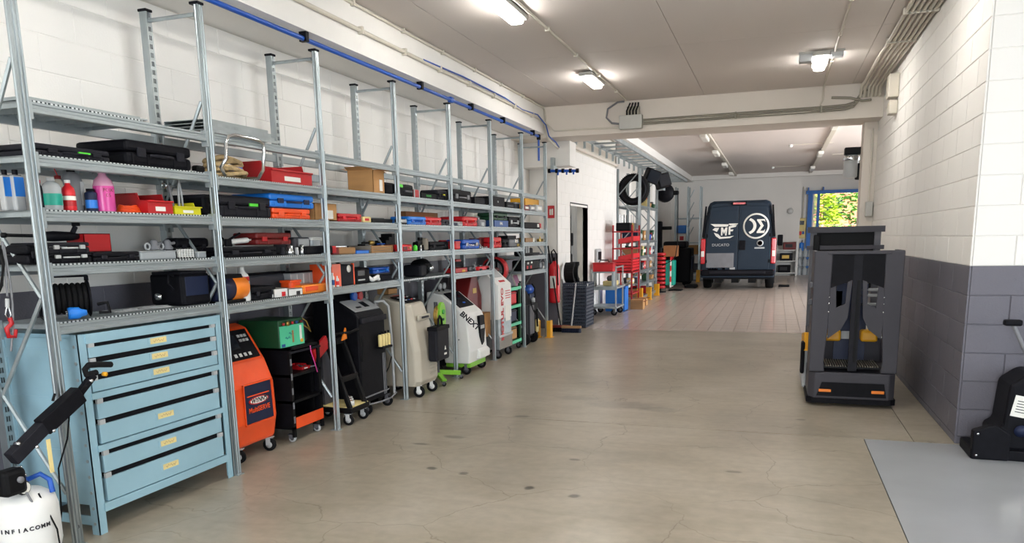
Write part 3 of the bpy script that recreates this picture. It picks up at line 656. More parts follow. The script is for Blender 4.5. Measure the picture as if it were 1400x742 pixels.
# ================================================================== THINGS ON THE SHELVES
def put(name, label, cat, a, Xf=-3.34, group=None, rz=0):
    pl, pr, pt, z, d = a[:5]; Xf = a[5] if len(a) > 5 else Xf
    y0, y1 = yat(pl, Xf, z), yat(pr, Xf, z); h = zat(pt, Xf, (y0+y1)/2)-z
    t = thing(name, label, cat, (Xf-d/2, (y0+y1)/2, z+.003), rz, group)
    return t, abs(y1-y0), max(h-.003, .01), d
def case(label, a, col='black_plastic', tagc=None, name='tool_case', cat='tool case', latch='charcoal', split=.5, r=.018, handle=True, rib=True):
    t, w, h, d = put(name, label, cat, a); X, Y = d/2, w/2; s = h*split
    MB().bbox(-X, X, -Y, Y, 0, s-.001, min(r, s*.3)).build('lower_shell', col, t); MB().bbox(-X, X, -Y, Y, s+.001, h, min(r, (h-s)*.3)).build('lid', col, t)
    for q in (-.3, .3):
        MB().bbox(X-.002, X+.010, w*q-w*.06, w*q+w*.06, s-h*.2, s+h*.16, .003).build('latch', latch, t)
    if handle:
        MB().tube([(X, -w*.16, s-h*.1), (X+.018, -w*.14, s-h*.1), (X+.018, w*.14, s-h*.1), (X, w*.16, s-h*.1)], min(.009, h*.09), 6).build('handle', latch, t)
    if rib:
        for q in (-.42, -.2, .2, .42): MB().box(X-.001, X+.003, w*q-.008, w*q+.008, h*.08, s-.012).build('rib', col, t)
    if tagc: MB().box(X+.002, X+.011, -w*.08+w*.12, w*.08+w*.12, s-h*.02, s+h*.12).build('green_tag' if 'green' in tagc else 'badge', tagc, t)
    return t
def carton(label, a, col='cardboard', lab='paper', opened=False, name='carton', cat='box', mark=None, tape=True):
    t, w, h, d = put(name, label, cat, a); X, Y = d/2, w/2; k = .004
    b = MB().box(-X, X, -Y, Y, 0, .004).box(-X, -X+k, -Y, Y, 0, h).box(X-k, X, -Y, Y, 0, h).box(-X, X, -Y, -Y+k, 0, h).box(-X, X, Y-k, Y, 0, h)
    b.build('body', col, t)
    if opened:
        for s, (c, ax) in enumerate((((X, 0, h), 'x'), ((-X, 0, h), 'x'), ((0, -Y, h), 'y'), ((0, Y, h), 'y'))):
            L = min(d, w)*.45
            if ax == 'x': sg = 1 if c[0] > 0 else -1; MB().add([(c[0], -Y, h), (c[0], Y, h), (c[0]+sg*L*.8, Y, h+L*.25*(1 if s else -.1)), (c[0]+sg*L*.8, -Y, h+L*.25*(1 if s else -.1))], [(0, 1, 2, 3)]).build('flap', col, t)
            else: sg = 1 if c[1] > 0 else -1; MB().add([(-X, c[1], h), (X, c[1], h), (X, c[1]+sg*L*.6, h+(L*.3 if sg < 0 else -.01)), (-X, c[1]+sg*L*.6, h+(L*.3 if sg < 0 else -.01))], [(0, 1, 2, 3)]).build('flap', col, t)
    else:
        MB().box(-X, X, -Y, -.001, h-.004, h).build('flap', col, t); MB().box(-X, X, .001, Y, h-.004, h).build('flap', col, t)
        if tape: MB().box(-X, X+.001, -.02, .02, h, h+.001).build('tape', 'paper_yellow', t)
    if lab: MB().box(X, X+.0012, w*.05, w*.32, h*.1, h*.6).build('label', lab, t)
    if mark: text('printing', mark[0], h*mark[2] if len(mark) > 2 else h*.4, mark[1], t, (X+.002, -w*.02, h*.5), bold=.0005)
    return t
def bin_(label, a, col='red', name='parts_bin'):
    t, w, h, d = put(name, label, 'parts bin', a); X, Y = d/2, w/2; k = .005
    prof = [(-X, 0), (X, 0), (X, h*.6), (X-d*.22, h*.66), (X-d*.27, h), (-X, h)]
    for s in (-Y, Y-k): MB().prism(prof, 'y', s, s+k).build('side_wall', col, t)
    MB().box(-X, X, -Y+k, Y-k, 0, k).build('base', col, t); MB().box(-X, -X+k, -Y+k, Y-k, k, h).build('back_wall', col, t)
    MB().box(X-k, X, -Y+k, Y-k, k, h*.6).build('front_wall', col, t); MB().bbox(X-.008, X+.012, -Y-.004, Y+.004, h*.55, h*.64, .004).build('rim', col, t)
    MB().bbox(-X, X-d*.27, -Y-.006, -Y+.002, h*.92, h, .003).build('rim', col, t); MB().box(X, X+.001, -w*.2, w*.2, h*.12, h*.34).build('label', 'paper', t)
    c = MB()
    rn = random.Random(int(w*1e4))
    for i in range(7):
        p = Vector((rn.uniform(-X*.7, X*.7), rn.uniform(-Y*.7, Y*.7), h*.35)); c.cyl(p, p+Vector((rn.uniform(-.03, .03), rn.uniform(-.03, .03), h*.12)), .012, n=6)
    c.build('loose_parts', 'dark_grey', t)['kind'] = 'stuff'
    return t
def rnd(name, label, cat, pl, pr, pt, z, Xc):
    yc = yat((pl+pr)/2, Xc, z); r = (pr-pl)/2*((Vector((Xc, yc, z))-O).dot(W0))/CF; h = zat(pt, Xc, yc)-z
    return thing(name, label, cat, (Xc, yc, z+.003)), r, h-.003
def bottle(label, pl, pr, pt, z, Xc, col, cap='black_plastic', lab=None, shape='bottle', name='bottle', lab2=None):
    t, r, h = rnd(name, label, 'bottle', pl, pr, pt, z, Xc)
    prof = {'bottle': [(r*.92, 0), (r, .01), (r, h*.62), (r*.85, h*.74), (r*.42, h*.84), (r*.38, h*.9)], 'can': [(r*.95, 0), (r, .006), (r, h*.8), (r*.9, h*.84), (r*.6, h*.88)], 'jug': [(r*.95, 0), (r, .01), (r, h*.7), (r*.8, h*.82), (r*.35, h*.9)]}[shape]
    MB().lathe(prof, n=18).build('body', col, t); top = prof[-1][1]
    MB().lathe([(prof[-1][0]*1.15, top), (prof[-1][0]*1.15, h), (0, h)], n=14).build('cap', cap, t)
    if lab: MB().lathe([(r*1.01, h*.15), (r*1.015, h*.16), (r*1.015, h*.5), (r*1.01, h*.51)], n=18).build('label', lab, t)
    if lab2: MB().lathe([(r*1.012, h*.34), (r*1.02, h*.35), (r*1.02, h*.47), (r*1.012, h*.48)], n=18).build('label_band', lab2, t)
    return t, r, h
def chunk(name, label, cat, a, col, parts=()):
    # device: rounded body with given extra pieces (name, mat, fx0,fx1,fy0,fy1,fz0,fz1) in fractions of its box
    t, w, h, d = put(name, label, cat, a); X = d/2; Y = w/2
    MB().bbox(-X, X, -Y, Y, 0, h, min(.02, h*.2)).build('body', col, t)
    for n_, m_, x0, x1, y0, y1, z0, z1 in parts: MB().bbox(-X+d*x0, -X+d*x1, -Y+w*y0, -Y+w*y1, h*z0, h*z1, .004).build(n_, m_, t)
    return t
# ---- first bay
z1, z2, z3, z4 = LV[0]
case('flat black tool case with a green tag on the second shelf of the first bay', (50, 151, 201, z1, .27), 'charcoal', 'green_neon')
case('large black tool case beside the flat case with green tag', (175, 264, 196, z1, .36, -3.33), 'black_plastic', r=.03, split=.55)
for i, (a, b, col) in enumerate(((5, 20, 'blue_bright'), (19, 35, 'light_grey'))):
    t, r, h = rnd('solvent_can', ['blue rectangular solvent can left of the first post', 'pale worn solvent can beside the blue solvent can'][i], 'can', a, b, 232, z2, -3.56+.02*i)
    MB().bbox(-r*.7, r*.7, -r, r, 0, h*.86, .008).build('body', 'light_grey', t); MB().box(r*.7, r*.7+.001, -r*.9, r*.9, h*.35, h*.82).build('printed_label', 'blue_bright', t); MB().cyl((0, 0, h*.84), (0, 0, h), r*.45, n=12).build('cap', 'black_plastic', t); MB().bbox(-r*.5, r*.5, -r*.8, r*.8, h*.84, h*.88, .004).build('top', 'mid_grey', t)
bottle('dark bottle with a red cap beside the first post', 51, 63, 246, z2, -3.40, 'black_plastic', 'red_bright', 'charcoal')
t, r, h = bottle('clear spray bottle with a green label', 62, 86, 243, z2, -3.37, 'clear_plastic', 'light_grey', 'teal', 'jug')
t, r, h = bottle('beige jug with a thin red spout', 74, 95, 240, z2, -3.50, 'beige_plastic', 'dark_red', None, 'jug'); MB().tube([(0, 0, h), (-.005, -.008, h+.03), (0, -.018, h+.06)], .003, 5).build('spout', 'red', t)
t, r, h = bottle('red and white bottle in front of the grey flask', 88, 105, 246, z2, -3.37, 'red_bright', 'white_plastic', 'red', 'bottle', lab2='paper')
t, r, h = bottle('large grey flask with black cap', 90, 116, 229, z2, -3.46, 'mid_grey', 'black_plastic', None, 'jug'); MB().box(r*.9, r*1.03, r*.1, r*.5, h*.15, h*.68).build('level_strip', 'light_grey', t)
bottle('small blue can with black cap', 119, 134, 258, z2, -3.38, 'navy', 'black_plastic', 'blue_bright', 'can')
t, r, h = bottle('tall pink bottle of coolant', 132, 158, 231, z2, -3.37, 'pink_clear', 'white_plastic', None, 'bottle'); MB().lathe([(r*1.005, .004), (r*1.01, .01), (r*1.01, h*.58), (r, h*.6)], n=18).build('pink_fill', 'pink', t)
for k, (sv, zz) in enumerate((('FOX', .5), ('05', .38))): text('lettering', sv, .026, 'dark_red', t, (r*.93, -r*.32, h*zz), (PI/2, 0, math.radians(72)))
cc = thing('cable_coil', 'orange cable coil between the pink bottle and the red bin', 'cable', (-3.42, yat(176, -3.42, z2), z2+.003))
for k in range(5): MB().tube([(.05*math.cos(a)*(1-.1*k), .075*math.sin(a)*(1-.06*k), .006+.008*k+.004*math.sin(3*a)) for a in [2*PI*i/20 for i in range(20)]], .005, 5, closed=True).build('loop', 'orange', cc)
bin_('red open parts bin on the third shelf of the first bay', (203, 237, 264, z2, .26, -3.33), 'red')
t = bin_('lime yellow parts bin holding a clamp', (240, 275, 276, z2, .18, -3.33), 'yellow_lime')
cp = thing('clamp', 'steel gear puller clamp standing in the yellow bin', 'clamp', tuple(t.location+Vector((0, 0, .05))))
MB().cyl((-.02, -.05, .12), (-.02, .06, .12), .006, n=8).build('screw', 'steel', cp); MB().tube([(0, -.02, 0), (0, -.03, .06), (-.02, -.02, .12)], .009, 6).build('jaw', 'mid_grey', cp); MB().tube([(0, .03, 0), (.0, .035, .1), (0, .045, .16), (0, .055, .1), (0, .06, 0)], .007, 6).build('jaw', 'light_grey', cp); MB().torus((-.02, -.055, .12), .016, .005, 'y', 12, 6).build('ring', 'steel', cp)
chunk('equipment_box', 'dark box behind the second post on the third shelf', 'box', (281, 289, 266, z2, .3, -3.36), 'black_plastic', [('lid', 'charcoal', 0, 1.01, -.01, 1.01, .85, 1.02)])
case('long dark case behind the first post on the fourth shelf', (40, 72, 334, z3, .3, -3.36), 'black_plastic')
case('lower black tool box with silver latches', (67, 127, 346, z3, .24, -3.33), 'black_plastic', latch='light_grey', split=.7)
zz = zat(347, -3.33, 3.0)
case('upper black tool box stacked on the lower one with silver latches', (65, 124, 331, zz, .24, -3.33), 'charcoal', latch='light_grey', split=.6)
gr = thing('angle_drill', 'black air drill lying on the stacked tool boxes', 'drill', (-3.42, yat(85, -3.42, 1.5), zat(331, -3.33, 3.0)+.003))
MB().lathe([(.0, -.12), (.022, -.11), (.026, -.04), (.022, .06), (.014, .1), (0, .11)], (0, 0, .028), axis='y', n=14).build('body', 'black_plastic', gr)
MB().cyl((0, .06, .03), (0, .09, .075), .013, n=10).build('handle', 'charcoal', gr); MB().lathe([(0, 0), (.02, 0), (.02, .02), (0, .02)], (0, .095, .08), n=10).build('trigger_knob', 'black_plastic', gr)
MB().cyl((0, -.11, .03), (-.06, -.26, .035), .008, n=8).build('shaft', 'black_metal', gr); MB().lathe([(0, 0), (.012, 0), (.012, .02), (0, .02)], (-.06, -.27, .035), axis='y', n=8).build('socket', 'black_metal', gr)
carton('worn red tin box on the flat black case', (117, 153, 319, zat(344, -3.335, 3.5)+.004, .12, -3.38), 'red', None, name='tin_box', tape=False)
case('flat black case under the red tin box', (129, 192, 344, z3, .25, -3.335), 'black_plastic', handle=False)
t = chunk('organiser_box', 'clear plastic organiser box beside the flat black case', 'organiser', (193, 242, 343, z3, .24, -3.335), 'clear_plastic', [('lid', 'clear_plastic', -.01, 1.01, -.01, 1.01, .9, 1.04)])
for k in range(2):
    g2 = thing('casting', ['grey metal casting on the clear organiser, beside the flat case', 'grey metal casting on the clear organiser, beside the springs'][k], 'metal part', (-3.42, yat(210+18*k, -3.42, z3+.1), zat(343, -3.335, 3.55)+.006))
    MB().lathe([(.03, 0), (.035, .01), (.02, .03), (.025, .045), (.012, .06), (0, .06)], n=12).build('hub', 'mid_grey', g2); MB().tube([(-.03, -.05, .02), (0, 0, .03), (.0, .06, .04)], .009, 6).build('arm', 'mid_grey', g2); MB().torus((0, -.05, .02), .018, .006, 'x', 12, 6).build('eye', 'light_grey', g2)
zsp = yat(246, -3.345, z3)
for k in range(6):
    sp = thing('coil_spring', 'white coil spring in the row beside the clear organiser', 'spring', (-3.37, zsp+.018+k*.0235, z3+.004), 0, 'row of white coil springs')
    MB().tube([(.009*math.cos(a*1.1), .009*math.sin(a*1.1), .004+.05*a/44) for a in range(0, 45)], .0028, 4).build('wire', 'white_plastic', sp); MB().cyl((0, 0, 0), (0, 0, .052), .004, n=6).build('pin', 'black_metal', sp)
chunk('small_box', 'small clear box next to the row of springs', 'box', (272, 283, 344, z3, .12, -3.35), 'clear_plastic', [('lid', 'light_grey', 0, 1, 0, 1, .9, 1.05)])
case('big black case standing behind the clear organiser', (243, 288, 325, z3, .1, -3.50), 'black_plastic', handle=False)
# cable reel
cr = thing('cable_reel', 'black cable reel with a blue flange on the lowest shelf', 'cable reel', (-3.43, 2.985, z4+.003), -.62); R_ = .088
zc = R_+.014
for y, m in ((-.092, 'blue'), (.092, 'black_plastic')): MB().lathe([(.0, -.006), (R_, -.006), (R_+.012, 0), (R_, .006), (0, .006)], (0, y, zc), axis='y', n=28).build('flange', m, cr)
for k in range(7): MB().torus((0, -.075+k*.025, zc), R_-.02, .0125, 'y', 26, 8).build('cable_turn', 'rubber', cr)
MB().lathe([(R_-.03, -.085), (R_-.03, .085)], (0, 0, zc), axis='y', n=20).build('drum', 'charcoal', cr)
MB().tube([(0, -.09, zc+R_), (0, -.09, zc+R_+.03), (0, .08, zc+R_+.03), (0, .092, zc+R_+.022), (0, .092, zc+R_)], .011, 8).build('handle', 'black_plastic', cr)
MB().tube([(-.08, -.12, zc), (-.1, -.12, .01), (.09, -.12, .01), (.08, -.1, zc*.5)], .008, 6).build('stand', 'black_metal', cr)
MB().tube([(.1, .12, zc-.03), (.13, .16, .08), (.12, .17, .03), (.11, .12, .03)], .009, 6).build('lead', 'rubber', cr)
pg = MB().lathe([(0, 0), (.028, 0), (.031, .012), (.029, .05), (.02, .06), (.014, .085), (0, .085)], (.115, -.02, .034), axis='y', n=18).build('plug', 'blue_bright', cr)
MB().lathe([(0, -.001), (.02, -.001), (.02, .004)], (.115, -.02, .034), axis='y', n=14).build('plug_face', 'navy', pg)
for a in (0, 2.1, 4.2): MB().cyl((.115+.01*math.cos(a), -.03, .034+.01*math.sin(a)), (.115+.01*math.cos(a), -.018, .034+.01*math.sin(a)), .003, n=6).build('pin', 'steel', pg)
pf = thing('plastic_sheet', 'crumpled clear plastic film on the lowest shelf of the first bay', 'plastic film', (-3.44, 3.42, z4+.004))
fm = MB(); vs = [(-.09+.03*i, -.22+.044*j, .003+.016*random.random()*(1 if 0 < i < 6 else .2)) for i in range(7) for j in range(11)]
fm.add(vs, [(i*11+j, i*11+j+1, (i+1)*11+j+1, (i+1)*11+j) for i in range(6) for j in range(10)]); fm.build('film', 'film', pf)
t = chunk('black_machine', 'large black machine with a chrome knob on the lowest shelf', 'machine', (252, 290, 373, z4, .25, -3.37), 'black_plastic', [('panel', 'navy', .98, 1.01, .1, .9, .3, .9), ('lid', 'charcoal', .05, .95, .05, .95, .98, 1.06)])
MB().lathe([(.0, 0), (.02, 0), (.022, .02), (.015, .03), (0, .03)], (.0, -.2, .06), axis='y', n=12).build('knob', 'chrome', t); MB().tube([(.1, -.16, .18), (.1, -.2, .2), (.1, -.21, .14), (.1, -.17, .1)], .006, 6).build('grip', 'black_plastic', t)
# ---- second bay
z1, z2, z3, z4 = LV[1]
ub = thing('bent_tube', 'chrome U-shaped bent tube standing on the rope shelf', 'tube', (-3.33, 4.3, z1+.003)); UB = Vector((-3.33, 4.3, z1))
u3 = lambda x, y: at(x, y, X=-3.264)-UB
MB().tube([Vector((-.04, -.1, .016)), u3(304, 230)+Vector((-.01, 0, .004)), u3(309, 218), u3(309, 196), u3(312, 187), u3(320, 185), u3(352, 192), u3(360, 197), u3(361, 208), u3(360, 233), Vector((-.01, .2, .016))], .011, 10).build('tube', 'chrome', ub)
MB().tube([Vector((-.01, .2, .016)), Vector((-.1, .17, .016))], .011, 8).build('foot', 'chrome', ub)
rp = thing('rope_coil', 'thick tan rope coiled on the shelf beside the second post', 'rope', (-3.44, 4.28, z1+.006))
for k in range(6): MB().tube([(.075*math.cos(a)*(1-.05*k)+.012*math.sin(3*a+k), .20*math.sin(a)*(1-.07*k), .016+.018*k+.014*math.sin(2*a+k*1.7)+.012) for a in [2*PI*i/28 for i in range(28)]], .014, 7, closed=True).build('turn', 'rope', rp)
MB().box(.02, .07, .02, .1, .05, .075).build('blue_tie', 'blue', rp)
t = chunk('hand_tool', 'small black tool beside the second post on the rope shelf', 'tool', (271, 282, 226, z1, .05, -3.37), 'black_metal', [('grip', 'light_grey', .2, .8, -1.4, .1, .1, .4)])
bin_('big red parts bin next to the rope coil', (372, 427, 223, z1, .3, -3.33), 'red')
case('dark grey tool case with green tag on the third shelf of the second bay', (302, 372, 268, z2, .3, -3.335), 'charcoal', 'green_neon', split=.55)
t = case('orange-red tool case under the blue case', (374, 425, 285, z2, .22, -3.335), 'orange', latch='orange')
case('bright blue tool case on top of the orange-red case', (371, 430, 266, zat(285, -3.335, 4.85)+.002, .34, -3.325), 'blue_bright', latch='navy')
carton('tall cardboard box with a white barcode label by the third post', (431, 461, 278, z2, .16, -3.35), 'cardboard')
case('black tool case under the white sealant gun', (306, 379, 337, z3, .28, -3.335), 'black_plastic')
sg = thing('sealant_gun', 'white sealant gun with black handle on the black case', 'sealant gun', (-3.40, yat(322, -3.4, 1.5), zat(338, -3.335, 4.35)+.008))
MB().cyl((0, -.05, .03), (-.0, .12, .04), .018, n=12).build('tube', 'white_plastic', sg); MB().cyl((0, .12, .04), (0, .16, .042), .006, n=8).build('nozzle', 'white_plastic', sg); MB().bbox(-.01, .01, -.1, -.04, .0, .05, .006).build('handle', 'black_plastic', sg); MB().cyl((0, -.1, .03), (0, .05, .085), .008, n=6).build('trigger', 'black_plastic', sg); MB().torus((0, -.14, .03), .03, .006, 'x', 14, 6).build('rod_ring', 'black_metal', sg)
case('flat dark red metal case lying on the black case', (352, 399, 318, zat(336, -3.34, 4.5)+.004, .2, -3.345), 'dark_red', latch='red', handle=False)
for k, (a, b, tp, m) in enumerate(((383, 390, 338, 'charcoal'), (391, 402, 335, 'steel'), (403, 409, 338, 'light_grey'), (410, 416, 334, 'steel'), (417, 424, 338, 'light_grey'))):
    t, r, h = rnd('socket', ['dark impact socket at the start of the socket row', 'large bright socket beside the dark impact socket', 'narrow pale socket in the middle of the socket row', 'tall bright socket in the socket row', 'short pale socket at the end of the socket row'][k], 'socket', a, b, tp, z3, -3.37)
    MB().lathe([(r*.8, 0), (r, .006), (r, h*.5), (r*.85, h*.55), (r*.85, h), (r*.6, h)], n=14, cap=False).build('barrel', m, t); MB().lathe([(r*.6, h), (r*.6, h*.3), (0, h*.3)], n=14, cap=False).build('bore', m, t)
chunk('gear_box', 'grey gearbox unit with a black lever behind the sockets', 'gear unit', (404, 427, 324, z3, .2, -3.42), 'dark_grey', [('lever', 'black_metal', .4, .6, .25, .35, 1, 1.4), ('flange', 'light_grey', .9, 1.05, .2, .8, .3, .9)])
chunk('clear_tub', 'clear plastic tub beside the grey gearbox unit', 'tub', (428, 441, 325, z3, .16, -3.4), 'clear_plastic', [('lid', 'white_plastic', -.02, 1.02, -.02, 1.02, .86, 1.04)])
chunk('torque_wrench_case', 'long black wrench case with a red end crossing behind the third post', 'tool case', (419, 456, 336, z3, .09, -3.335), 'black_plastic', [('red_end', 'red', 0, 1, .98, 1.12, .05, .95), ('strap', 'navy', -.02, 1.02, .7, .76, -.01, 1.03)])
fh = thing('fan_heater', 'black drum heater with an orange front band', 'heater', (-3.42, 4.18, z4+.003))
MB().lathe([(0, -.16), (.07, -.16), (.085, -.14), (.085, .05), (0, .05)], (0, 0, .095), axis='y', n=24).build('drum', 'navy', fh)
MB().lathe([(.086, -.0), (.089, .005), (.086, .13), (.075, .15), (0, .15)], (0, 0, .095), axis='y', n=24).build('front_band', 'orange_light', fh); MB().bbox(-.06, .06, -.16, .12, 0, .02, .006).build('base', 'black_metal', fh)
MB().prism([(-.06, .16), (.06, .16), (.05, .185), (-.05, .185)], 'y', -.13, .1).build('top_cover', 'black_plastic', fh)
for k, (a, b, tp, X) in enumerate(((304, 317, 366, -3.52), (325, 343, 363, -3.40))):
    t, r, h = bottle(['white oil bottle with a red label behind the heater', 'tall white oil bottle with a red label beside the heater'][k], a, b, tp, z4, X, 'white_plastic', 'white_plastic', None, 'bottle'); MB().lathe([(r*1.005, h*.56), (r*1.01, h*.57), (r*1.01, h*.68), (r, h*.69)], n=16).build('label_band', 'red', t)
    if k: MB().tube([(-r, 0, h*.7), (-r*1.5, 0, h*.66), (-r*1.5, 0, h*.5), (-r, 0, h*.46)], .008, 6).build('grip', 'white_plastic', t)
case('flat black case beside the tall white oil bottle', (346, 379, 391, z4, .24, -3.35), 'black_plastic', handle=False)
chunk('black_case_tall', 'dark grey open case standing against the rack back', 'case', (340, 398, 375, z4, .06, -3.58), 'dark_grey', [('lid', 'black_plastic', -.5, .4, 0, 1, .5, 1.1)])
for k, (a, b) in enumerate(((375, 394), (395, 414))): carton(['white parts box with a red corner beside the flat black case', 'white parts box with black print beside the orange tray'][k], (a, b, 394, z4, .1, -3.335), 'white_plastic', ['red_bright', 'ink'][k], tape=False)
chunk('orange_tray', 'long orange tray on the lowest shelf of the second bay', 'tray', (414, 449, 388, z4, .16, -3.335), 'orange_light', [('ridge', 'orange', .98, 1.02, .1, .6, .3, .8)])
chunk('orange_box', 'small orange box behind the white parts boxes', 'box', (399, 413, 383, z4, .1, -3.40), 'orange', [('lid', 'orange', -.02, 1.02, -.02, 1.02, .85, 1.03)])
t, w, h, d = put('organiser_box', 'grey translucent compartment box behind the orange tray', 'organiser', (399, 440, 372, z4, .08, -3.52))
MB().bbox(-d/2, d/2, -w/2, w/2, 0, h, .01).build('body', 'light_grey', t)
for k in range(6): MB().box(d/2, d/2+.004, -w/2+w*k/5-.003, -w/2+w*k/5+.003, .01, h-.01).build('divider', 'white_plastic', t)
MB().box(-d/2, d/2+.003, -w/2, w/2, h, h+.012).build('lid', 'black_plastic', t)
# ---- third bay
z1, z2, z3, z4 = LV[2]
carton('open cardboard box with printed marks on the third bay', (511, 526, 233, z1, .25, -3.33), 'cardboard', 'paper', True)
chunk('black_box', 'black box beside the open cardboard box', 'box', (527, 538, 250, z1, .25, -3.36), 'black_plastic', [('lid', 'charcoal', -.01, 1.01, -.01, 1.01, .9, 1.02)])
wb = thing('slotted_bracket', 'galvanised slotted bracket fixed to the wall behind the third bay', 'bracket', (XL+.01, 5.75, 2.02))
MB().box(0, .03, 0, .35, 0, .06).build('rail', 'galv', wb); MB().box(0, .04, .08, .13, -.12, 0).build('arm', 'galv_dull', wb)
case('flat red case on the third shelf of the third bay', (464, 495, 292, z2, .2), 'red', latch='red_bright')
chunk('parts_bag', 'small beige parts packet beside the flat red case', 'packet', (497, 508, 296, z2, .08), 'paper_yellow', [('print', 'ink_red', .99, 1.02, .2, .7, .3, .7)])
chunk('ratchet_set', 'flat black tool tray at the fourth post', 'tool tray', (509, 537, 299, z2, .22), 'black_metal', [('tool', 'steel', .3, .36, .05, .8, 1, 1.3), ('tool', 'mid_grey', .6, .66, .2, .95, 1, 1.3)])
chunk('wooden_tray', 'brown wooden tray with a red end on the fourth shelf', 'tray', (463, 487, 338, z3, .2), 'wood', [('red_end', 'dark_red', 0, 1, -.3, .05, .05, 1), ('chisel', 'steel', .6, .66, .1, .9, 1, 1.25)])
chunk('blue_case', 'small bright blue box beside the wooden tray', 'box', (488, 505, 342, z3, .1), 'blue_bright', [('lid', 'blue', -.02, 1.02, -.02, 1.02, .8, 1.04)])
chunk('black_strip', 'long black rail lying behind the wooden tray', 'rail', (455, 500, 336, z3, .05, -3.56), 'black_metal', [('end', 'charcoal', 0, 1, .9, 1, 0, 1.2)])
t, w, h, d = put('wooden_crate', 'slatted wooden crate with tools on top', 'crate', (508, 537, 335, z3, .22))
for k in range(3): MB().bbox(d/2-.008, d/2, -w/2, w/2, h*k/3+.002, h*(k+1)/3-.003, .002).build('slat', 'wood', t)
MB().box(-d/2, d/2-.008, -w/2, w/2, 0, h-.004).build('body', 'soot_wood', t); MB().box(d/2-.002, d/2+.004, -w/2, -w/2+.02, 0, h).build('corner_post', 'wood', t); MB().box(d/2-.002, d/2+.004, w/2-.02, w/2, 0, h).build('corner_post', 'wood', t)
hd = thing('hand_drill', 'dark hand tool lying on the slatted wooden crate', 'tool', tuple(t.location+Vector((.02, 0, h+.003))))
MB().cyl((0, -.2, .02), (0, .12, .02), .008, n=8).build('shaft', 'black_metal', hd); MB().lathe([(0, -.05), (.02, -.04), (.02, .02), (.008, .04), (0, .05)], (0, -.02, .02), axis='y', n=10).build('body', 'brass', hd); MB().cyl((.03, .02, .008), (.03, .16, .008), .006, n=6).build('blue_shaft', 'blue', hd)
t, w, h, d = put('step_block_set', 'black stepped block set beside the fourth post', 'block set', (524, 541, 319, z3, .12, -3.5))
for k in range(4): MB().box(-d/2, d/2, -w/2+w*k/4, -w/2+w*(k+1)/4-.002, 0, h*(.45+.18*k)).build('block', 'black_metal', t)
case('dark red case behind the crate by the fourth post', (530, 543, 334, z3, .12, -3.42), 'dark_red', handle=False)
t, w, h, d = put('grinder_box', 'orange and black boxed power tool on the lowest shelf', 'power tool box', (455, 485, 358, z4, .2))
MB().bbox(-d/2, d/2, -w/2, w/2, 0, h*.88, .008).build('body', 'charcoal', t); MB().box(-d/2-.002, d/2+.002, -w/2-.002, -w*.12, 0, h*.93).build('orange_side', 'orange', t); MB().box(d/2-.02, d/2+.003, w/2-.012, w/2+.002, 0, h*.92).build('orange_edge', 'orange', t)
MB().lathe([(0, 0), (.03, 0), (.03, .004), (0, .004)], (d/2, w*.25, h*.7), axis='x', n=14).build('badge', 'paper', t); MB().tube([(0, -w*.1, h*.88), (0, -.02, h*1.02), (0, .05, h*1.02), (0, w*.35, h*.88)], .012, 6).build('handle', 'black_plastic', t)
for k, (a, b, m) in enumerate(((453, 458, 'ink_blue'), (459, 464, 'red_bright'))): bottle(['small white bottle with blue label before the power tool box', 'small white bottle with red label before the power tool box'][k], a, b, 373+4*k, z4, -3.335, 'white_plastic', 'white_plastic', m)
chunk('electronic_unit', 'black electronic unit with small marks between power tool and blue case', 'electronic unit', (487, 507, 366, z4, .2), 'black_plastic', [('display', 'screen', .99, 1.02, .15, .6, .5, .85), ('button_row', 'light_grey', .99, 1.02, .15, .6, .2, .3)])
chunk('grey_case', 'dark grey case under the blue case on the lowest shelf', 'case', (509, 541, 376, z4, .2, -3.38), 'charcoal', [('latch', 'black_plastic', .99, 1.03, .3, .4, .4, .8)])
case('blue tool case on the lowest shelf of the third bay', (511, 533, 365, zat(376, -3.38, 6.0)+.003, .16, -3.39), 'blue', latch='blue_bright')
wg = thing('work_gloves', 'white rag lying in front of the dark grey case', 'rag', (-3.345, yat(512, -3.345, z4), z4+.003))
MB().tube([(-.01, -.09, .05), (0, -.06, .03), (.0, -.04, .02), (.0, -.01, .03), (0, .03, .03), (0, .06, .035), (0, .08, .02)], .018, 7).build('fold', 'white_plastic', wg); MB().tube([(0, -.02, .02), (.01, .01, .04), (0, .07, .05)], .016, 7).build('fold', 'white_plastic', wg)
# ---- fourth bay
z1, z2, z3, z4 = LV[3]
chunk('charger', 'black device with a green label on the upper shelf of the fourth bay', 'device', (546, 566, 252, z1, .2), 'black_plastic', [('green_label', 'green_neon', .98, 1.02, .02, .25, .7, .95), ('bracket', 'dark_grey', .95, 1.1, .3, .8, .35, .5), ('grip', 'charcoal', .2, .8, .7, 1.0, .9, 1.05)])
chunk('red_gauge', 'small red gauge unit beside the green lettered box', 'gauge', (567, 574, 259, z1, .08), 'red', [('frame', 'light_grey', .9, 1.02, -.05, .1, 0, 1.1), ('frame', 'light_grey', .9, 1.02, .9, 1.05, 0, 1.1)])
carton('low black box with green lettering', (576, 597, 264, z1, .2), 'black_plastic', None, mark=('FASANO', 'green', .55), tape=False)
case('black case with a lime strap at the fifth post', (598, 612, 260, z1, .2), 'charcoal', 'yellow_lime')
carton('long brown box lying behind the blue and red cases', (555, 599, 290, z2, .12, -3.5), 'cardboard_dark', 'cardboard', tape=False)
chunk('torch', 'small silver and black torch beside the fourth post', 'torch', (547, 557, 299, z2, .06), 'charcoal', [('lens', 'light_grey', .9, 1.05, .1, .9, .3, .9)])
case('blue case on the middle shelf of the fourth bay', (559, 583, 296, z2, .2), 'blue_bright', latch='blue')
case('red case beside the blue case of the fourth bay', (584, 604, 297, z2, .2), 'red_bright', latch='red')
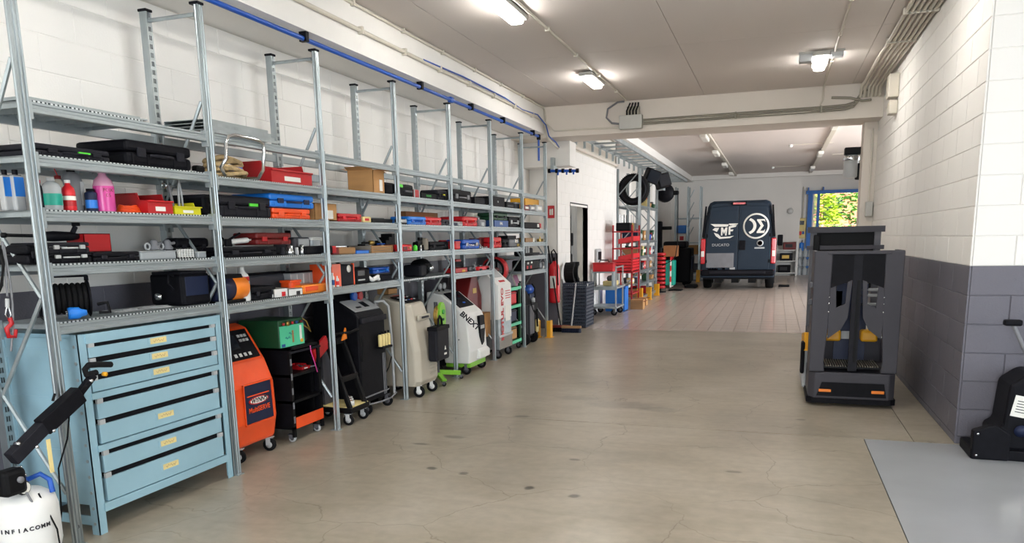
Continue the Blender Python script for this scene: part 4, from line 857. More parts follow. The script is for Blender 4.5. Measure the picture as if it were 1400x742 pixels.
case('dark grey case in front of the fifth post', (607, 616, 300, z2, .14), 'dark_grey', handle=False)
chunk('red_pump', 'red hand pump box with brass fitting', 'pump', (550, 564, 334, z3, .16), 'red_bright', [('panel', 'dark_red', .98, 1.02, .1, .5, .2, .7), ('fitting', 'brass', .98, 1.1, .6, .85, .4, .6)])
t, r, h = rnd('green_bottle', 'small neon green spray head next to the red pump', 'bottle', 565, 571, 334, z3, -3.36); MB().lathe([(r*.8, 0), (r, h*.2), (r, h*.7), (r*.6, h*.85), (0, h)], n=12).build('body', 'green_neon', t); MB().cyl((0, 0, h*.9), (0, 0, h*1.04), r*.35, n=8).build('cap', 'black_plastic', t)
for k in range(4):
    t, r, h = rnd('socket', ['black socket first in the row by the green spray head', 'chrome socket second in the row by the green spray head', 'black socket third in the row by the green spray head', 'pale socket closest to the tall bracket'][k], 'socket', 571+k*3, 574+k*3, 334.5, z3, -3.36)
    MB().lathe([(r, 0), (r, h*.6), (r*.8, h*.65), (r*.8, h), (r*.5, h)], n=10, cap=False).build('barrel', ['black_metal', 'steel', 'black_metal', 'light_grey'][k], t); MB().lathe([(r*.5, h), (r*.5, h*.3), (0, h*.3)], n=10, cap=False).build('bore', ['black_metal', 'steel', 'black_metal', 'light_grey'][k], t)
chunk('puller', 'upright steel bracket tool beside the sockets', 'tool', (583, 587, 325, z3, .1), 'soot_wood', [('arm', 'black_metal', .3, .6, -1.5, .1, .5, .75), ('jaw', 'black_metal', .3, .6, -.8, .1, .8, 1.05)])
case('black case with a red tool on top in the fourth bay', (588, 614, 330, z3, .2), 'black_plastic')
t = chunk('red_tool', 'red and black power tool lying behind the black case', 'power tool', (604, 613, 328, z3, .05, -3.545), 'red', [('motor', 'black_plastic', .1, .9, -.5, .1, .1, .8), ('ring', 'light_grey', .3, .7, .9, 1.05, .2, .8)])
eng = thing('engine_part', 'dark round motor part on the low shelf of the fourth bay', 'motor', (-3.5, 7.35, z4+.003))
MB().lathe([(0, -.14), (.08, -.13), (.09, .02), (.06, .1), (0, .12)], (0, 0, .09), axis='y', n=18).build('housing', 'black_metal', eng); MB().lathe([(.03, 0), (.035, .03), (.02, .05), (0, .05)], (.085, -.02, .08), axis='x', n=12).build('port', 'steel', eng); MB().bbox(-.1, .1, -.25, -.1, 0, .12, .02).build('bracket', 'charcoal', eng)
# ---- fifth bay
z1, z2, z3, z4 = LV[4]
case('black case with worn straps on the upper shelf of the fifth bay', (619, 645, 260, z1, .26), 'black_plastic', latch='mid_grey')
carton('black cardboard box straddling the sixth post', (649, 667, 270, z1, .22), 'black_plastic', None, tape=False)
chunk('blue_carton', 'small blue carton beside the red double case', 'box', (620, 626, 302, z2, .08), 'navy', [('band', 'paper', .98, 1.01, .1, .9, .7, .85)])
chunk('grey_carton', 'small grey carton beside the small blue carton', 'box', (627, 633, 303, z2, .08), 'light_grey', [('band', 'dark_red', .98, 1.01, .1, .9, .6, .8)])
case('red double-deck case on the middle shelf of the fifth bay', (634, 653, 296, z2, .3, -3.36), 'red_bright', latch='red')
chunk('pulley_tool', 'steel pulley tool between the red case and sixth post', 'tool', (656, 665, 300, z2, .1), 'mid_grey', [('wheel', 'light_grey', .8, 1.1, .2, .6, .1, .6), ('knob', 'steel', .3, .6, .3, .5, 1, 1.3)])
chunk('red_box', 'small red box at the fifth post', 'box', (623, 630, 330, z3, .1), 'red_bright', [('lid', 'red', -.02, 1.02, -.02, 1.02, .8, 1.04)])
case('royal blue case with steel fittings on the fourth shelf of the fifth bay', (634, 656, 327, z3, .22), 'blue', latch='steel')
chunk('box', 'dark red box behind the chain beside the sixth post', 'box', (656, 668, 326, z3, .14, -3.46), 'dark_red', [('lid', 'dark_red', -.01, 1.01, -.01, 1.01, .9, 1.03)])
ch = thing('chain', 'short steel chain lying before the dark red box', 'chain', (-3.36, yat(662, -3.36, z3), z3+.012))
for k in range(7): MB().torus((.01*(k % 2), -.12+.035*k, .0), .014, .004, 'z' if k % 2 else 'x', 10, 5).build('link', 'steel', ch)
carton('red and yellow box on the low shelf of the fifth bay', (623, 639, 366, z4, .14), 'red', 'yellow', tape=False)
chunk('battery_pack', 'red-topped black battery unit behind the red and yellow box', 'battery', (623, 634, 357, z4, .1, -3.5), 'black_plastic', [('cap', 'red', .1, .9, .2, .8, .95, 1.2)])
t = chunk('star_knob_tool', 'star shaped steel hub tool on the low shelf', 'tool', (642, 653, 364, z4, .08, -3.4), 'dark_grey', [])
for a in range(5): MB().cyl((.05, 0, .05), (.05, .07*math.cos(a*1.257), .05+.05*math.sin(a*1.257)), .012, n=6).build('spoke', 'mid_grey', t)
chunk('trolley_jack', 'small red trolley jack on the low shelf', 'jack', (655, 669, 364, z4, .12), 'red_bright', [('saddle', 'steel', .3, .7, .4, .6, 1, 1.4), ('wheel', 'black_metal', .98, 1.08, .05, .25, 0, .5), ('wheel', 'black_metal', .98, 1.08, .75, .95, 0, .5)])
# ---- sixth bay
z1, z2, z3 = LV[5]
carton('black box with a white end on the upper shelf of the sixth bay', (672, 690, 269, z1, .24), 'black_plastic', None, tape=False, mark=('120', 'light_grey', .25))
chunk('black_box', 'low black box pair at the seventh post', 'box', (693, 703, 276, z1, .16), 'black_plastic', [('stripe', 'mid_grey', .98, 1.02, .1, .9, .3, .4)])
chunk('black_box', 'low black box with a grey lid touching the seventh post', 'box', (704, 711, 277, z1, .16), 'charcoal', [('lid', 'mid_grey', -.02, 1.02, -.02, 1.02, .8, 1.05)])
case('dark green case lying above the blue printed box', (675, 694, 291, z2+.08, .22), 'green_dark')
carton('blue box with white lettering in the sixth bay', (676, 695, 301, z2, .22), 'ink_blue', None, mark=('EPAL', 'paper', .6), tape=False)
case('black boxy case with grey fittings in the sixth bay', (696, 711, 296, z2, .24), 'black_plastic', latch='light_grey')
case('bright red double case at the sixth post', (674, 686, 324, z3, .2), 'red_bright', latch='red')
case('black case beside the bright red double case', (688, 696, 327, z3, .2), 'black_plastic', handle=False)
chunk('grey_pump', 'grey pump unit with steel fittings at the seventh post', 'pump', (697, 711, 326, z3, .2), 'dark_grey', [('head', 'steel', .9, 1.1, .4, .7, .5, .9), ('motor', 'black_metal', .1, .8, .1, .9, .95, 1.35), ('foot', 'brass', .9, 1.05, .7, .95, .1, .4)])
hr = thing('hose_reel', 'round red hose reel in the sixth bay', 'hose reel', (-3.5, 9.57, .935))
MB().lathe([(.15, -.06), (.17, -.06), (.17, .06), (.15, .06), (.15, -.06)], (0, 0, .165), axis='y', n=26, cap=False).build('rim', 'red', hr)
for k in range(4): MB().torus((0, -.045+.03*k, .165), .13, .016, 'y', 24, 6).build('hose_turn', 'rubber', hr)
MB().box(-.012, .012, .055, .07, .15, .425).build('hanger', 'black_metal', hr); MB().cyl((0, -.08, .165), (0, .08, .165), .03, n=12).build('hub', 'dark_red', hr)
# ---- seventh bay
z1, z2, z3, z4, z5 = LV[6]
carton('yellow box with a pale label in the last bay', (718, 737, 272, z1, .22, -3.39), 'yellow', 'paper_yellow', tape=False)
for k, (a, b, m) in enumerate(((717, 724, 'dark_red'), (725, 732, 'mid_grey'), (734, 742, 'light_grey'))): chunk('small_pack', ['small dark red pack in front of the yellow box', 'small violet grey pack in front of the yellow box', 'small pale pack at the end of the upper shelf'][k], 'pack', (a, b, 280, z1, .06, -3.32), m, [('print', 'paper', .98, 1.03, .2, .8, .3, .7)])
chunk('power_drill', 'black drill set with a red nose on the last bay', 'drill', (718, 739, 304, z2, .16), 'black_plastic', [('nose', 'red_bright', .6, 1.0, .9, 1.05, .2, .9), ('label', 'paper', .98, 1.02, .78, .9, .3, .8), ('chuck', 'charcoal', .3, .7, -.1, .1, .2, .7)])
chunk('wood_block', 'brown wooden block with white packet on the last bay', 'block', (719, 729, 325, z3, .14), 'wood', [('packet', 'paper', .9, 1.02, 1.0, 1.2, 0, 1), ('bulb', 'brass', .4, .8, -.2, .1, .1, .7)])
chunk('brass_fitting', 'small brass fitting at the end of the third shelf', 'fitting', (738, 743, 326, z3, .05), 'brass', [('stem', 'brass', .4, .6, .4, .6, 1, 1.6)])
chunk('cable_tester', 'black tester with looped cable on the last bay', 'tester', (717, 729, 339, z4, .16), 'black_plastic', [('probe', 'light_grey', .9, 1.1, .1, .2, .4, 1.2), ('probe', 'light_grey', .9, 1.1, .35, .45, .4, 1.2), ('base', 'charcoal', .1, 1.0, .9, 1.8, 0, .35)])
chunk('control_unit', 'black control unit with red and white switches on the last bay', 'control unit', (718, 737, 355, z5, .2), 'black_metal', [('switch', 'red', .98, 1.03, .1, .2, .15, .45), ('switch', 'red', .98, 1.03, .35, .45, .15, .45), ('lamp', 'paper', .98, 1.03, .15, .25, .6, .8), ('lamp', 'paper', .98, 1.03, .4, .5, .65, .85)])
chunk('spray_can_pack', 'grey can pack at the end of the lower shelf', 'can', (739, 745, 358, z5, .08), 'mid_grey', [('cap', 'white_plastic', .6, 1.05, .5, .9, .0, .4)])
# ================================================================== MACHINES UNDER THE RACK
def castor(parent, x, y, r=.05, m='rubber', fork='light_grey', rz=.3):
    w = MB().lathe([(r*.5, -.014), (r*.95, -.014), (r, -.008), (r, .008), (r*.95, .014), (r*.5, .014)], (0, 0, r), axis='y', n=18).build('castor', m, parent); w.location = (x, y, 0); w.rotation_euler = (0, 0, rz)
    MB().lathe([(0, -.016), (r*.5, -.016), (r*.5, .016), (0, .016)], (0, 0, r), axis='y', n=12).build('hub', fork, w); MB().box(-.02, .012, -.024, -.018, r, r*2.15).box(-.02, .012, .018, .024, r, r*2.15).box(-.03, .03, -.026, .026, r*2.1, r*2.2).build('fork', fork, w)
    return w
def bevel_prism(name, pts, ax, lo, hi, m, parent, bev=.02):
    o = MB().prism(pts, ax, lo, hi).build(name, m, parent, bevel=bev); return o
# orange service machine
t = thing('service_machine', 'orange oil service machine with a dark control panel', 'service machine', (-3.415, 4.37, 0))
pf_ = [(-.015, .1), (.02, .27), (.012, .52), (-.05, .68), (-.19, .905), (-.27, .93), (-.44, .9), (-.44, .1)]
bevel_prism('body', pf_, 'y', -.24, .225, 'orange', t, .025)
MB().prism([(.0, .12), (.0, .5), (-.06, .68), (-.42, .8), (-.42, .12)], 'y', -.25, -.238).build('side_panel', 'light_grey', t)
Mx = Matrix.Translation((.0155, 0, .285)) @ Matrix.Rotation(math.atan2(.008, .25), 4, 'Y')
MB().box(0, .004, -.13, .17, 0, .27, M=Matrix.Translation((.0205, 0, .265)) @ Matrix.Rotation(-.033, 4, 'Y')).build('front_panel', 'navy', t)
for (a0, a1, b0, b1) in ((-.14, -.13, .26, .54), (.17, .18, .26, .54)): MB().box(.016, .026, a0, a1, b0, b1).build('panel_rim', 'orange', t)
MB().box(.016, .026, -.14, .18, .535, .545).build('panel_rim', 'orange', t); MB().box(.018, .03, -.14, .18, .252, .262).build('panel_rim', 'orange', t)
MB().box(.018, .0225, -.1, .14, .45, .458).build('panel_stripe', 'orange', t)
b = MB()
ov = [(.11*math.cos(a), .028*math.sin(a)) for a in [2*PI*i/24 for i in range(24)]]
MB().prism([(y+.02, z+.415) for y, z in ov], 'x', .02, .0235).build('logo_oval', 'red', t); MB().prism([(y*.86+.02, z*.75+.415) for y, z in ov], 'x', .0235, .0245).build('logo_plate', 'paper', t)
text('logo_text', "WYNN'S", .045, 'ink', t, (.0255, .02, .415), bold=.001, shear=.2); text('machine_name', 'MultiSERVE', .05, 'orange', t, (.024, .02, .352), bold=.0008)
sl = math.atan2(.225, .14); Mc = Matrix.Translation((-.06, 0, .70)) @ Matrix.Rotation(-(PI/2-sl), 4, 'Y')
MB().box(-.002, .006, -.19, .175, 0, .225, M=Mc).build('console', 'black_plastic', t)
MB().box(.006, .009, -.15, .02, .08, .19, M=Mc).build('screen', 'screen', t)
for i in range(3):
    for j in range(2): MB().box(.006, .01, .05+.035*i, .075+.035*i, .13+.035*j, .15+.035*j, M=Mc).build('button', 'light_grey', t)
for i in range(4): MB().box(.006, .01, -.08+.05*i, -.055+.05*i, .02, .045, M=Mc).build('key', 'white_plastic', t)
MB().box(.006, .009, -.16, -.06, .195, .212, M=Mc).build('brand_strip', 'red', t)
castor(t, -.03, .17, .047, 'rubber', 'light_grey'); castor(t, -.36, .17, .047); castor(t, -.03, -.17, .047); castor(t, -.36, -.17, .047)
MB().cyl((-.3, .0, .9), (-.3, .0, .96), .012, n=8).build('cap', 'steel', t)
# black tool trolley
y0, y1 = yat(403, -3.39, .05), yat(443, -3.39, .1); W = y1-y0
t = thing('tool_trolley', 'black tool trolley with an orange strip carrying the green test box', 'trolley', (-3.39, (y0+y1)/2, 0)); Y = W/2; D = .46; H = .725
for x in (-.02, -D):
    for y in (-Y, Y-.03): MB().box(x, x+.02, y, y+.03, .04, H).build('post', 'black_metal', t)
for z in (.1, .3, .5, H-.02): MB().box(-D, 0, -Y, Y, z, z+.02).build('shelf', 'black_metal', t)
MB().box(-D+.02, -.02, -Y, -Y+.005, .12, H).build('side_panel', 'black_plastic', t); MB().box(-D, -D+.005, -Y, Y, .12, H).build('back_panel', 'black_plastic', t)
MB().box(-D+.02, -.02, Y-.005, Y, .12, H).build('side_panel', 'black_plastic', t)
MB().box(.0, .006, -Y+.03, Y-.01, .105, .19).build('front_strip', 'orange', t); MB().box(0, .01, -Y, Y, H-.045, H-.03).build('rail', 'charcoal', t)
for k in range(5):
    for s in (.1, .22): MB().box(.0, .003, -Y+.005, -Y+.022, .15+k*.11, .2+k*.11).build('slot', 'mid_grey', t) if s < .2 else None
for x in (-.04, -D+.05):
    for y in (-Y+.03, Y-.04): castor(t, x, y, .028, 'light_grey', 'dark_grey')
rb = bin_('red bin on the black trolley middle shelf', (413, 424, 498, .522, .14, -3.43), 'red')
o = chunk('tool_tray', 'grey tool lying beside the red bin in the trolley', 'tool', (425, 434, 511, .522, .06, -3.43), 'mid_grey', [('tip', 'steel', .3, .7, 1, 1.3, .2, .6)])
# green test box
gb = thing('test_box', 'mint green test box with gauges on the black trolley', 'test device', (-3.41, (yat(384, -3.41, .73)+yat(417, -3.41, .73))/2, .728)); w = yat(417, -3.41, .73)-yat(384, -3.41, .73); h = .205
MB().bbox(-.36, -.006, -w/2, w/2, 0, h, .008).build('casing', 'green_dark', gb); MB().box(-.006, 0, -w/2+.004, w/2-.004, .004, h-.045).build('front_panel', 'green_mint', gb)
MB().box(-.006, 0, -w/2+.004, w/2-.004, 0, h-.04, M=Matrix.Translation((-.002, 0, h-.047)) @ Matrix.Rotation(-.9, 4, 'Y') @ Matrix.Scale(.33, 4, (0, 0, 1))).build('sloped_panel', 'green_mint', gb)
for k, (y, m) in enumerate(((-.36, 'red'), (-.18, 'brass'), (.0, 'ink_red'), (.18, 'ink_blue'), (.36, 'dark_red'))):
    g_ = MB().lathe([(0, 0), (.018 if k == 1 else .011, 0), (.018 if k == 1 else .011, .012), (0, .014)], (0, w*y, h-.028), axis='x', n=14).build('gauge' if k == 1 else 'knob', m, gb)
MB().box(0, .004, -.006, .012, .03, .12).build('level_tube', 'wood', gb)
MB().box(0, .003, w*.3, w*.38, .04, .15).build('scale_plate', 'paper', gb); MB().box(0, .003, w*.32, w*.42, .02, .045).build('warning_sticker', 'yellow', gb); MB().box(0, .003, -w*.45, -w*.32, .008, .03).build('sticker', 'ink_blue', gb)
for k in range(2): MB().tube([(.002, -w*.3+w*.16*k+.012*i, .07+.03*k+.01*math.sin(i*2)) for i in range(6)], .0018, 4).build('handwriting', 'ink_blue', gb)
for k in range(2): MB().tube([(-.1, w/2, .12+.03*k), (-.06, w/2+.05, .2), (-.05, w/2+.11, .16), (-.04, w/2+.15, .07), (-.04, w/2+.12, .1), (-.06, w/2+.03, .16)], .005, 6).build('hose', 'brass', gb)
cb2 = conduit('test_lead', 'thin pink test lead hanging down the trolley', [at(424, 472, X=-3.38), at(425, 480, X=-3.375), at(430, 495, X=-3.372), at(434, 508, X=-3.372)], .004, 'pink', cat='cable')
# red fabric cover and black frame trolley in the third bay
t = thing('frame_trolley', 'black open frame trolley with small white rolls on its platform', 'trolley', (-3.235, 5.50, 0))
MB().bbox(-.45, 0, -.15, .15, .105, .15, .008).build('platform', 'black_metal', t); MB().box(-.44, -.01, -.14, .14, .15, .156).build('mat', 'paper_yellow', t)
for y in (-.13, .11):
    bar(MB(), (-.02, y, .13), (-.22, y, .72), .03, .04).build('upright', 'black_metal', t)
for z, x in ((.38, -.105), (.68, -.207)): MB().bbox(x-.02, x+.02, -.13, .13, z-.025, z+.025, .006).build('crossbar', 'black_metal', t)
MB().tube([(-.22, -.12, .70), (-.12, -.1, .76), (-.06, .0, .76), (-.08, .16, .77)], .012, 6).build('handle', 'black_metal', t)
MB().box(-.3, -.28, -.1, .1, .15, .6).build('back_plate', 'dark_grey', t)
for x, y in ((-.05, -.12), (-.05, .12), (-.4, -.12), (-.4, .12)): castor(t, x, y, .045, 'rubber', 'light_grey')
for k in range(3):
    r_ = thing('tape_roll', ['white tape roll at the edge of the frame trolley platform', 'white tape roll with a red core on the frame trolley', 'pale tape roll at the back of the frame trolley'][k], 'tape roll', (-3.29-.05*k, 5.43+.07*k, .158))
    MB().lathe([(.018, 0), (.034, 0), (.034, .04), (.018, .04), (.018, 0)], n=16, cap=False).build('roll', 'white_plastic', r_); MB().lathe([(.012, .0), (.018, 0), (.018, .041), (.012, .041), (.012, 0)], n=12, cap=False).build('core', ['wood', 'dark_red', 'wood'][k], r_)
t = thing('warning_triangle', 'orange warning triangle clipped on the frame trolley', 'warning triangle', (-3.33, 5.44, .70)); MB().prism([(-.035, 0), (.04, .01), (.03, .1)], 'x', 0, .012).build('plate', 'orange_light', t); MB().prism([(-.03, 0), (.035, .01), (.027, .09)], 'x', -.004, 0).build('backing', 'black_metal', t)
rc = thing('creeper_board', 'red padded creeper board leaning behind the third post', 'creeper', (-3.42, 5.12, .56)); bar(MB(), (0, .02, .05), (-.02, .24, .14), .03, .11).build('pad', 'red', rc); bar(MB(), (-.03, .02, .03), (-.05, .24, .12), .02, .05).build('frame', 'black_metal', rc); MB().box(-.05, -.03, .02, .04, -.56, .06).build('leg', 'black_metal', rc)
# black air conditioning machine
y0, y1 = 5.70, 6.17; W = y1-y0
t = thing('ac_machine', 'black air conditioning service machine with a silver control slope', 'service machine', (-3.335, (y0+y1)/2, 0))
pf_ = [(0, .1), (0, .86), (-.03, .895), (-.3, 1.05), (-.45, 1.05), (-.45, .1)]
bevel_prism('body', pf_, 'y', -W/2, W/2, 'black_plastic', t, .015)
sl = math.atan2(.155, .27); Mc = Matrix.Translation((-.03, 0, .897)) @ Matrix.Rotation(-(PI/2-sl), 4, 'Y')
MB().box(-.002, .006, -W/2+.03, W/2-.02, .01, .18, M=Mc).build('control_panel', 'light_grey', t); MB().box(.006, .009, .02, .1, .05, .13, M=Mc).build('display', 'screen', t)
MB().box(.006, .009, -.12, -.04, .05, .07, M=Mc).build('printed_name', 'ink', t)
for k, m in ((-.02, 'blue'), (.07, 'red')):
    g_ = MB().lathe([(.038, 0), (.042, 0), (.042, .03), (.034, .034)], (-.2, .05+k*1.1, 1.02), axis='x', n=18).build('gauge', m, t); MB().lathe([(0, .025), (.034, .025)], (-.2, .05+k*1.1, 1.02), axis='x', n=14).build('dial', 'navy', g_)
MB().bbox(0, .03, -W/2+.02, W/2-.01, .80, .85, .008).build('top_ledge', 'charcoal', t); MB().box(0, .012, -W/2+.02, W/2, .15, .16).build('base_line', 'mid_grey', t)
MB().bbox(.0, .07, .05, W/2, .55, .57, .004).build('bottle_tray', 'black_plastic', t)
for k in range(4):
    b_ = MB().lathe([(.017, 0), (.018, .004), (.018, .095), (.008, .11), (0, .11)], (.04, .06+.052*k, .572), n=12).build('oil_bottle', 'paper_yellow', t); MB().lathe([(.01, .105), (.01, .13), (0, .13)], (.04, .06+.052*k, .572), n=8).build('cap', 'black_plastic', b_)
for k in range(3): MB().cyl((.0, W/2-.03-.02*k, .12), (.0, W/2-.03-.02*k, .5), .004, n=5).build('edge_trim', 'mid_grey', t)
MB().tube([(.02, -W/2+.02, .66), (.06, -W/2-.05, .7), (.08, -W/2-.08, .64), (.08, -W/2-.1, .5)], .009, 6).build('hose', 'rubber', t)
MB().tube([(.03, -W/2, .1), (.09, -.05, .1), (.1, .1, .105), (.06, W/2+.05, .115)], .008, 6).build('bumper_bar', 'mid_grey', t)
for x, y in ((.0, -W/2+.07), (.0, W/2-.02), (-.4, 0)): castor(t, x, y, .05, 'rubber', 'dark_grey')
# grey panel machine behind
t = thing('grey_extractor', 'tall grey extractor unit with a chrome tube frame behind the black machine', 'extractor', (-3.46, 6.308, 0))
bevel_prism('body', [(0, .06), (.0, .6), (-.06, .93), (-.2, .97), (-.2, .06)], 'y', -.11, .11, 'mid_grey', t, .03)
MB().tube([(.02, -.1, .88), (.0, -.08, .95), (.02, .04, .95), (.05, .08, .9), (.06, .1, .6), (.06, .11, .06)], .013, 8).build('tube_frame', 'light_grey', t)
MB().box(-.18, -.0, -.105, .105, 0, .06).build('base', 'black_metal', t); MB().tube([(.03, -.1, .2), (.06, .02, .33), (.05, .14, .47)], .006, 6).build('hose', 'rubber', t)
for k, (a, b) in enumerate(((508, 529), (531, 543))): carton(['cardboard box on the grey extractor, closer to the black machine', 'cardboard box with lighter side by the fourth post'][k], (a, b, 394, .985, .12, -3.52), 'cardboard', None, tape=False) if k else None
# beige air conditioning machine
y0, y1 = 6.50, 6.965; W = y1-y0
t = thing('ac_machine', 'beige air conditioning service machine on castors with a black bag', 'service machine', (-3.165, (y0+y1)/2, 0))
def loft(secs, cap=True):
    b = MB(); n = len(secs[0]); vs = [v for s in secs for v in s]
    fs = [(j*n+i, j*n+(i+1) % n, (j+1)*n+(i+1) % n, (j+1)*n+i) for j in range(len(secs)-1) for i in range(n)]
    if cap: fs += [list(range(n))[::-1], list(range((len(secs)-1)*n, len(secs)*n))]
    return b.add(vs, fs)
def sec(z0, x0, x1, hw, c=.05, zs=0): return [(x1, -hw+c, z0), (x1, hw-c, z0), (x1-c, hw, z0), (x0, hw, z0+zs), (x0, -hw, z0+zs), (x1-c, -hw, z0)]
loft([sec(.11, -.5, -.03, W/2), sec(.16, -.5, 0, W/2), sec(.45, -.5, -.01, W/2*.98), sec(.72, -.5, -.06, W/2*.9), sec(.89, -.48, -.11, W/2*.8, zs=.07), sec(.905, -.46, -.13, W/2*.77, zs=.08)]).build('body', 'beige_plastic', t, bevel=.012)
Mc = Matrix.Translation((-.13, 0, .912)) @ Matrix.Rotation(-(PI/2-.24), 4, 'Y')
MB().box(-.002, .005, -W*.32, W*.32, .01, .2, M=Mc).build('console', 'black_plastic', t)
for i in range(4):
    for j in range(2): MB().lathe([(0, .005), (.014, .005), (.014, .012), (0, .013)], Mc@Vector((0, -.09+.06*i, .06+.08*j)), n=10).build('gauge' if j else 'knob', ['light_grey', 'ink_blue', 'ink_red', 'light_grey'][i], t)
MB().box(.005, .007, -.06, .06, .205, .225, M=Mc).build('name_strip', 'red', t)
MB().bbox(-.06, -.035, -.13, .13, .74, .79, .01).build('handle_recess', 'beige_plastic', t); MB().box(-.035, -.032, -.07, .09, .755, .775).build('brand_mark', 'ink', t)
for k in range(4): MB().bbox(-.012, .004, .0, W*.36, .2+.035*k, .22+.035*k, .004).build('louver', 'beige_plastic', t)
for y in (-W*.34, W*.3): castor(t, -.05, y, .055, 'rubber', 'white_plastic')
for y in (-W*.34, W*.3): castor(t, -.43, y, .055, 'rubber', 'white_plastic')
bg_ = thing('hose_bag', 'black hose bag hanging on the beige machine front', 'bag', (-3.16, 6.82, .33))
MB().bbox(0, .10, -.13, .17, 0, .33, .02).build('pouch', 'charcoal', bg_); MB().bbox(-.003, .106, -.135, .175, .3, .34, .008).build('rim', 'black_plastic', bg_); MB().tube([(.05, .02, .33), (.05, .03, .4), (.05, .06, .43), (.05, .1, .4), (.05, .11, .33)], .012, 7).build('handle', 'black_plastic', bg_); MB().box(.1, .102, .03, .09, .05, .07).build('print', 'paper', bg_); MB().prism([(.04, .1), (.08, .1), (.06, .14)], 'x', .1, .102).build('emblem', 'paper', bg_)
# green reel stand
t = thing('reel_stand', 'lime green hose reel stand with splayed legs', 'reel stand', (-3.33, 7.32, 0))
bar(MB(), (.0, -.03, .1), (.12, -.15, .05), .05, .04).build('leg', 'green_lime', t); bar(MB(), (-.1, -.02, .12), (.12, .27, .07), .04, .05).build('leg', 'green_lime', t); bar(MB(), (-.05, 0, .1), (-.12, -.2, .05), .04, .04).build('leg', 'green_lime', t); bar(MB(), (.0, .0, .1), (-.15, .2, .05), .04, .04).build('leg', 'green_lime', t)
for x, y in ((.12, -.16), (.13, .28), (-.12, -.21), (-.16, .2)): castor(t, x, y, .022, 'rubber', 'dark_grey')
MB().cyl((-.02, 0, .08), (-.02, 0, .86), .02, n=10).build('mast', 'dark_grey', t)
MB().prism([(.075*math.cos(a)+.0, .11*math.sin(a)+.72+(.03 if math.sin(a) > 0 else -.03)) for a in [2*PI*i/24 for i in range(24)]], 'x', .03, .06).build('reel_cover', 'green_lime', t); MB().cyl((.055, 0, .76), (.075, 0, .76), .025, n=14).build('hub', 'green', t); MB().cyl((.055, 0, .68), (.07, 0, .68), .014, n=12).build('lower_hub', 'green_dark', t)
for k in range(4): MB().torus((-.0+.012*k, -.0, .72), .10, .007, 'x', 20, 5).build('hose_turn', 'brass', t)
MB().lathe([(.0, 0), (.02, 0), (.024, .03), (.024, .06)], (.06, -.09, .44), n=14).build('plug_base', 'red', t); MB().lathe([(.022, .06), (.022, .12), (.012, .14), (0, .14)], (.06, -.09, .44), n=14).build('plug', 'paper', t)
t = thing('low_box_unit', 'low pale grey box unit behind the reel stand', 'box unit', (-3.63, 7.43, 0)); MB().bbox(-.15, .12, -.18, .2, .32, .5, .01).build('body', 'light_grey', t); MB().bbox(-.14, .11, -.17, .19, .0, .32, .01).build('base', 'black_metal', t)
# white service machine with black nose
t = thing('service_machine', 'white rounded service machine with a black nose grille', 'service machine', (-3.185, 8.08, 0)); w = .27
def ss(y0, s): return [(x*s+(-.25)*(1-s), y0, z) for x, z in ((0, .13), (.015, .26), (-.01, .6), (-.04, .68), (-.32, .90), (-.5, .93), (-.52, .55), (-.34, .5), (-.3, .13))]
loft([ss(-w, .97), ss(-w+.03, 1), ss(w-.03, 1), ss(w, .97)]).build('body', 'white_plastic', t, bevel=.012)
MB().prism([(-.31, .1), (-.31, .49), (-.36, .53), (-.52, .55), (-.52, .1)], 'y', -w+.01, w-.01).build('lower_body', 'black_plastic', t)
MB().bbox(-.3, .0, -w+.03, w-.03, .08, .14, .01).build('chassis', 'green_lime', t)
MB().prism([(-.04, .64), (.1, .64), (.13, .5), (.09, .33), (.03, .30), (-.02, .4)], 'x', -.01, .022, M=Matrix.Translation((0, .06, 0))).build('nose_grille', 'black_plastic', t)
MB().box(.022, .025, .04, .16, .49, .53).build('nose_strip', 'light_grey', t)
bevel_prism('front_step', [(.0, .15), (.05, .16), (.05, .24), (.0, .28)], 'y', -.05, w-.01, 'white_plastic', t, .01)
sl = math.atan2(.22, .28); Mc = Matrix.Translation((-.06, 0, .70)) @ Matrix.Rotation(-(PI/2-sl), 4, 'Y')
MB().box(-.002, .008, -w*.75, w*.75, .08, .33, M=Mc).build('console', 'black_plastic', t); MB().box(.008, .011, -.08, .08, .2, .29, M=Mc).build('screen', 'screen', t); MB().lathe([(0, .008), (.02, .008), (.02, .02), (0, .02)], Mc@Vector((0, 0, .13)), n=12).build('dial_button', 'blue', t)
for y in (-.07, .05): g_ = MB().lathe([(0, 0), (.036, 0), (.036, .02), (.03, .022)], (-.43, y, .98), axis='x', n=16).build('gauge', 'light_grey', t); MB().cyl((-.43, y, .92), (-.43, y, .97), .012, n=8).build('stem', 'black_metal', g_)
text('lettering', 'BNEXT', .085, 'ink', t, (xat(642, 8.08-w, .68)+3.185, -w-.003, zat(438, -3.3, 8.08-w)), (PI/2, math.radians(40), 0), bold=.003, shear=.1)
MB().cyl((-.12, -w-.004, .40), (-.12, -w+.002, .40), .008, n=8).build('screw', 'dark_grey', t)
for x, y in ((-.06, -w+.05), (-.06, w-.02), (-.42, -w+.06), (-.42, w-.06)): castor(t, x, y, .055, 'rubber', 'dark_grey')
